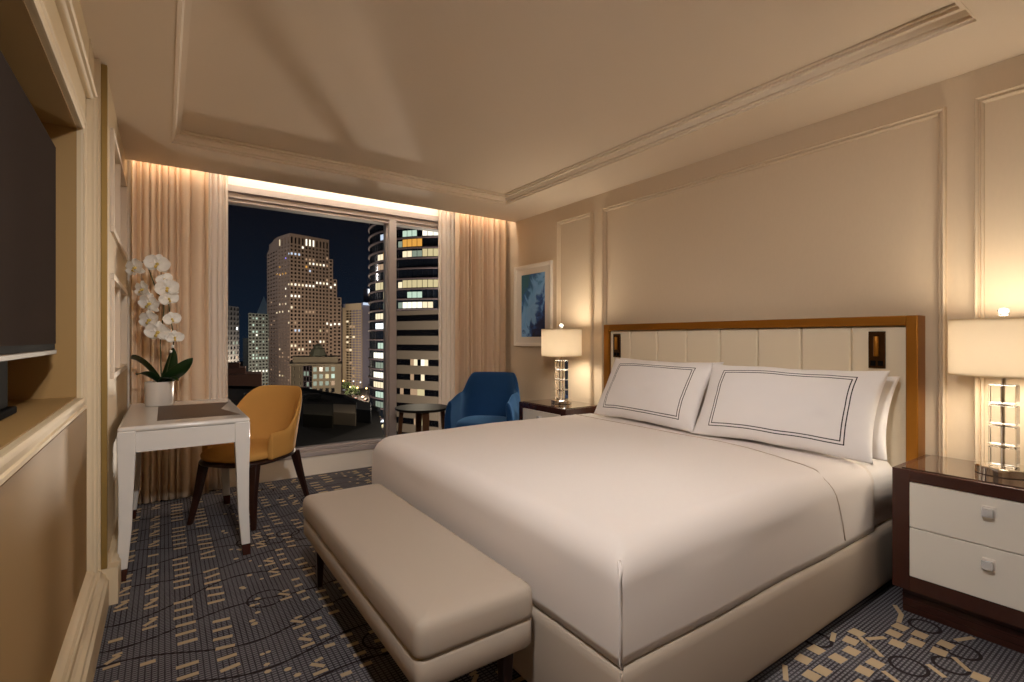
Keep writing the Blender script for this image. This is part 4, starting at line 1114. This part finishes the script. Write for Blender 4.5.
# unseen point lights added to stand for street light on facades and roof
def clight(name, u, w, z, e, col, r=6):
    x,y = cp_(u,w); l = bpy.data.lights.new(name,'POINT'); l.energy = e; l.color = col; l.shadow_soft_size = r
    o = bpy.data.objects.new(name,l); C.objects.link(o); o.location = (x,y,z)
clight('street_glow_a', 300, 300, -20, CE*1.0, (1,.76,.55))
clight('street_glow_b', 520, 190, 10, CE*.9, (1,.80,.62))
clight('street_glow_c', 330, 170, -14, CE*.30, (1,.80,.60))
clight('street_glow_d', 360, 345, -22, CE*.35, (1,.74,.5))
clight('street_glow_e', 60, 330, 60, CE*.7, (.95,.82,.75))
clight('roof_fill', 420, 46, 2, 1300, (1,.82,.6), 1)  # unseen light added to brighten the black roof
clight('concrete_glow', 480, 70, -10, 38000, (1,.84,.68), 2)
#ENDCITY
# ------------------------------------------------------------------ lights
def light(name, typ, loc, e, col, size=.05, rot=None, sy=None, spread=None):
    l = bpy.data.lights.new(name, typ); l.energy = e; l.color = col
    if typ == 'AREA':
        l.size = size
        if sy: l.shape = 'RECTANGLE'; l.size_y = sy
        if spread: l.spread = spread
    elif typ in ('POINT','SPOT'): l.shadow_soft_size = size
    o = bpy.data.objects.new(name, l); C.objects.link(o); o.location = loc
    if rot: o.rotation_euler = rot
    return o
LB, LU, LD = 2.3, 1.55, 2.2
SPREAD = {'up': 165, 'down': 150}
WARM = (1,.88,.72); FILL = (1,.93,.88)
for nm, x, y in (('near', 2.80, .530), ('far', 2.77, 3.25)):
    light(nm+'_lamp_bulb', 'POINT', (x,y,1.13), LB, WARM, .06)
    for q, z, e, rx in (('up', .629+SZ1-.008, LU, PI), ('down', .629+SZ0+.006, LD, 0)):
        o = light(nm+'_lamp_'+q, 'AREA', (x,y,z), e, WARM, .30, (rx,0,0)); o.data.shape = 'DISK'; o.data.spread = math.radians(SPREAD[q])
# LED cove strip in the curtain pocket
m = MB(); m.box(-.2,3.0,4.31,4.37,2.606,2.616); cv = m.build('cove_light', emat('cove_led', (1,.90,.78,1), 9)); tag(cv, 'warm light strip hidden above the curtains in the ceiling pocket', 'light')
# fill lights added out of view, behind and above the camera
def spot(name, loc, aim, e, ang, col=FILL, r=.2, blend=1):
    o = light(name, 'SPOT', loc, e, col, r); o.rotation_euler = (Vector(aim)-Vector(loc)).to_track_quat('-Z','Y').to_euler()
    o.data.spot_size = math.radians(ang); o.data.spot_blend = blend; return o
def downlight(label, loc, aim, e, ang):  # unseen fixture and beam added to fill in the room light
    t = thing('fill_downlight', label, 'light', (loc[0],loc[1],loc[2]), 0, 'added fill lights')
    m = MB(); m.lathe([(.045,0),(.06,0),(.062,-.006),(.045,-.008),(.040,-.002),(.045,0)], n=32, cap=False); m.build('trim_ring', M['chrome'], t, smooth=40)
    spot('fill_beam', (loc[0],loc[1],loc[2]-.012), aim, e, ang, FILL, .06)
downlight('added fill downlight in the ceiling tray above the foot of the bed', (1.40,.97,TZ), (1.95,2.05,.6), 32, 95)
downlight('added fill downlight in the entry ceiling aimed at the desk', (.35,-1.0,H), (.0,3.2,1.1), 180, 42)
downlight('added fill downlight in the ceiling beside the television wall', (.16,.40,H), (1.7,1.3,.3), 94, 150)
downlight('added fill downlight in the ceiling behind the view', (1.8,-.95,H), (1.9,.2,.2), 12, 150)
# world: night sky
W = bpy.data.worlds.new('night'); bpy.context.scene.world = W; W.use_nodes = True
nt = W.node_tree; bg = nt.nodes['Background']
tc = nt.nodes.new('ShaderNodeTexCoord'); sp = nt.nodes.new('ShaderNodeSeparateXYZ'); nt.links.new(tc.outputs['Generated'], sp.inputs[0])
cr = nt.nodes.new('ShaderNodeValToRGB'); nt.links.new(sp.outputs[2], cr.inputs[0])
cr.color_ramp.elements[0].position = 0; cr.color_ramp.elements[0].color = rgb(17,26,38)
cr.color_ramp.elements[1].position = .22; cr.color_ramp.elements[1].color = rgb(13,14,20)
nt.links.new(cr.outputs[0], bg.inputs[0]); bg.inputs[1].default_value = .65

# ------------------------------------------------------------------ camera
cam = bpy.data.cameras.new('camera'); co = bpy.data.objects.new('camera', cam); C.objects.link(co)
co.location = (0,0,1.18); co.rotation_euler = (PI/2, 0, -math.radians(34.8))
cam.sensor_width = 36; cam.lens = 500.7/1024*36; cam.shift_y = -2.66/1024; cam.clip_start = .02; cam.clip_end = 3000
sc = bpy.context.scene; sc.camera = co
sc.view_settings.view_transform = 'Standard'; sc.view_settings.look = 'None'; sc.view_settings.gamma = 1; sc.view_settings.exposure = .84
sc.view_settings.use_curve_mapping = False
sc.cycles.use_denoising = True; sc.cycles.max_bounces = 10; sc.cycles.diffuse_bounces = 6; sc.cycles.transparent_max_bounces = 16
sc.cycles.sample_clamp_indirect = 4; sc.cycles.caustics_reflective = False; sc.cycles.caustics_refractive = False
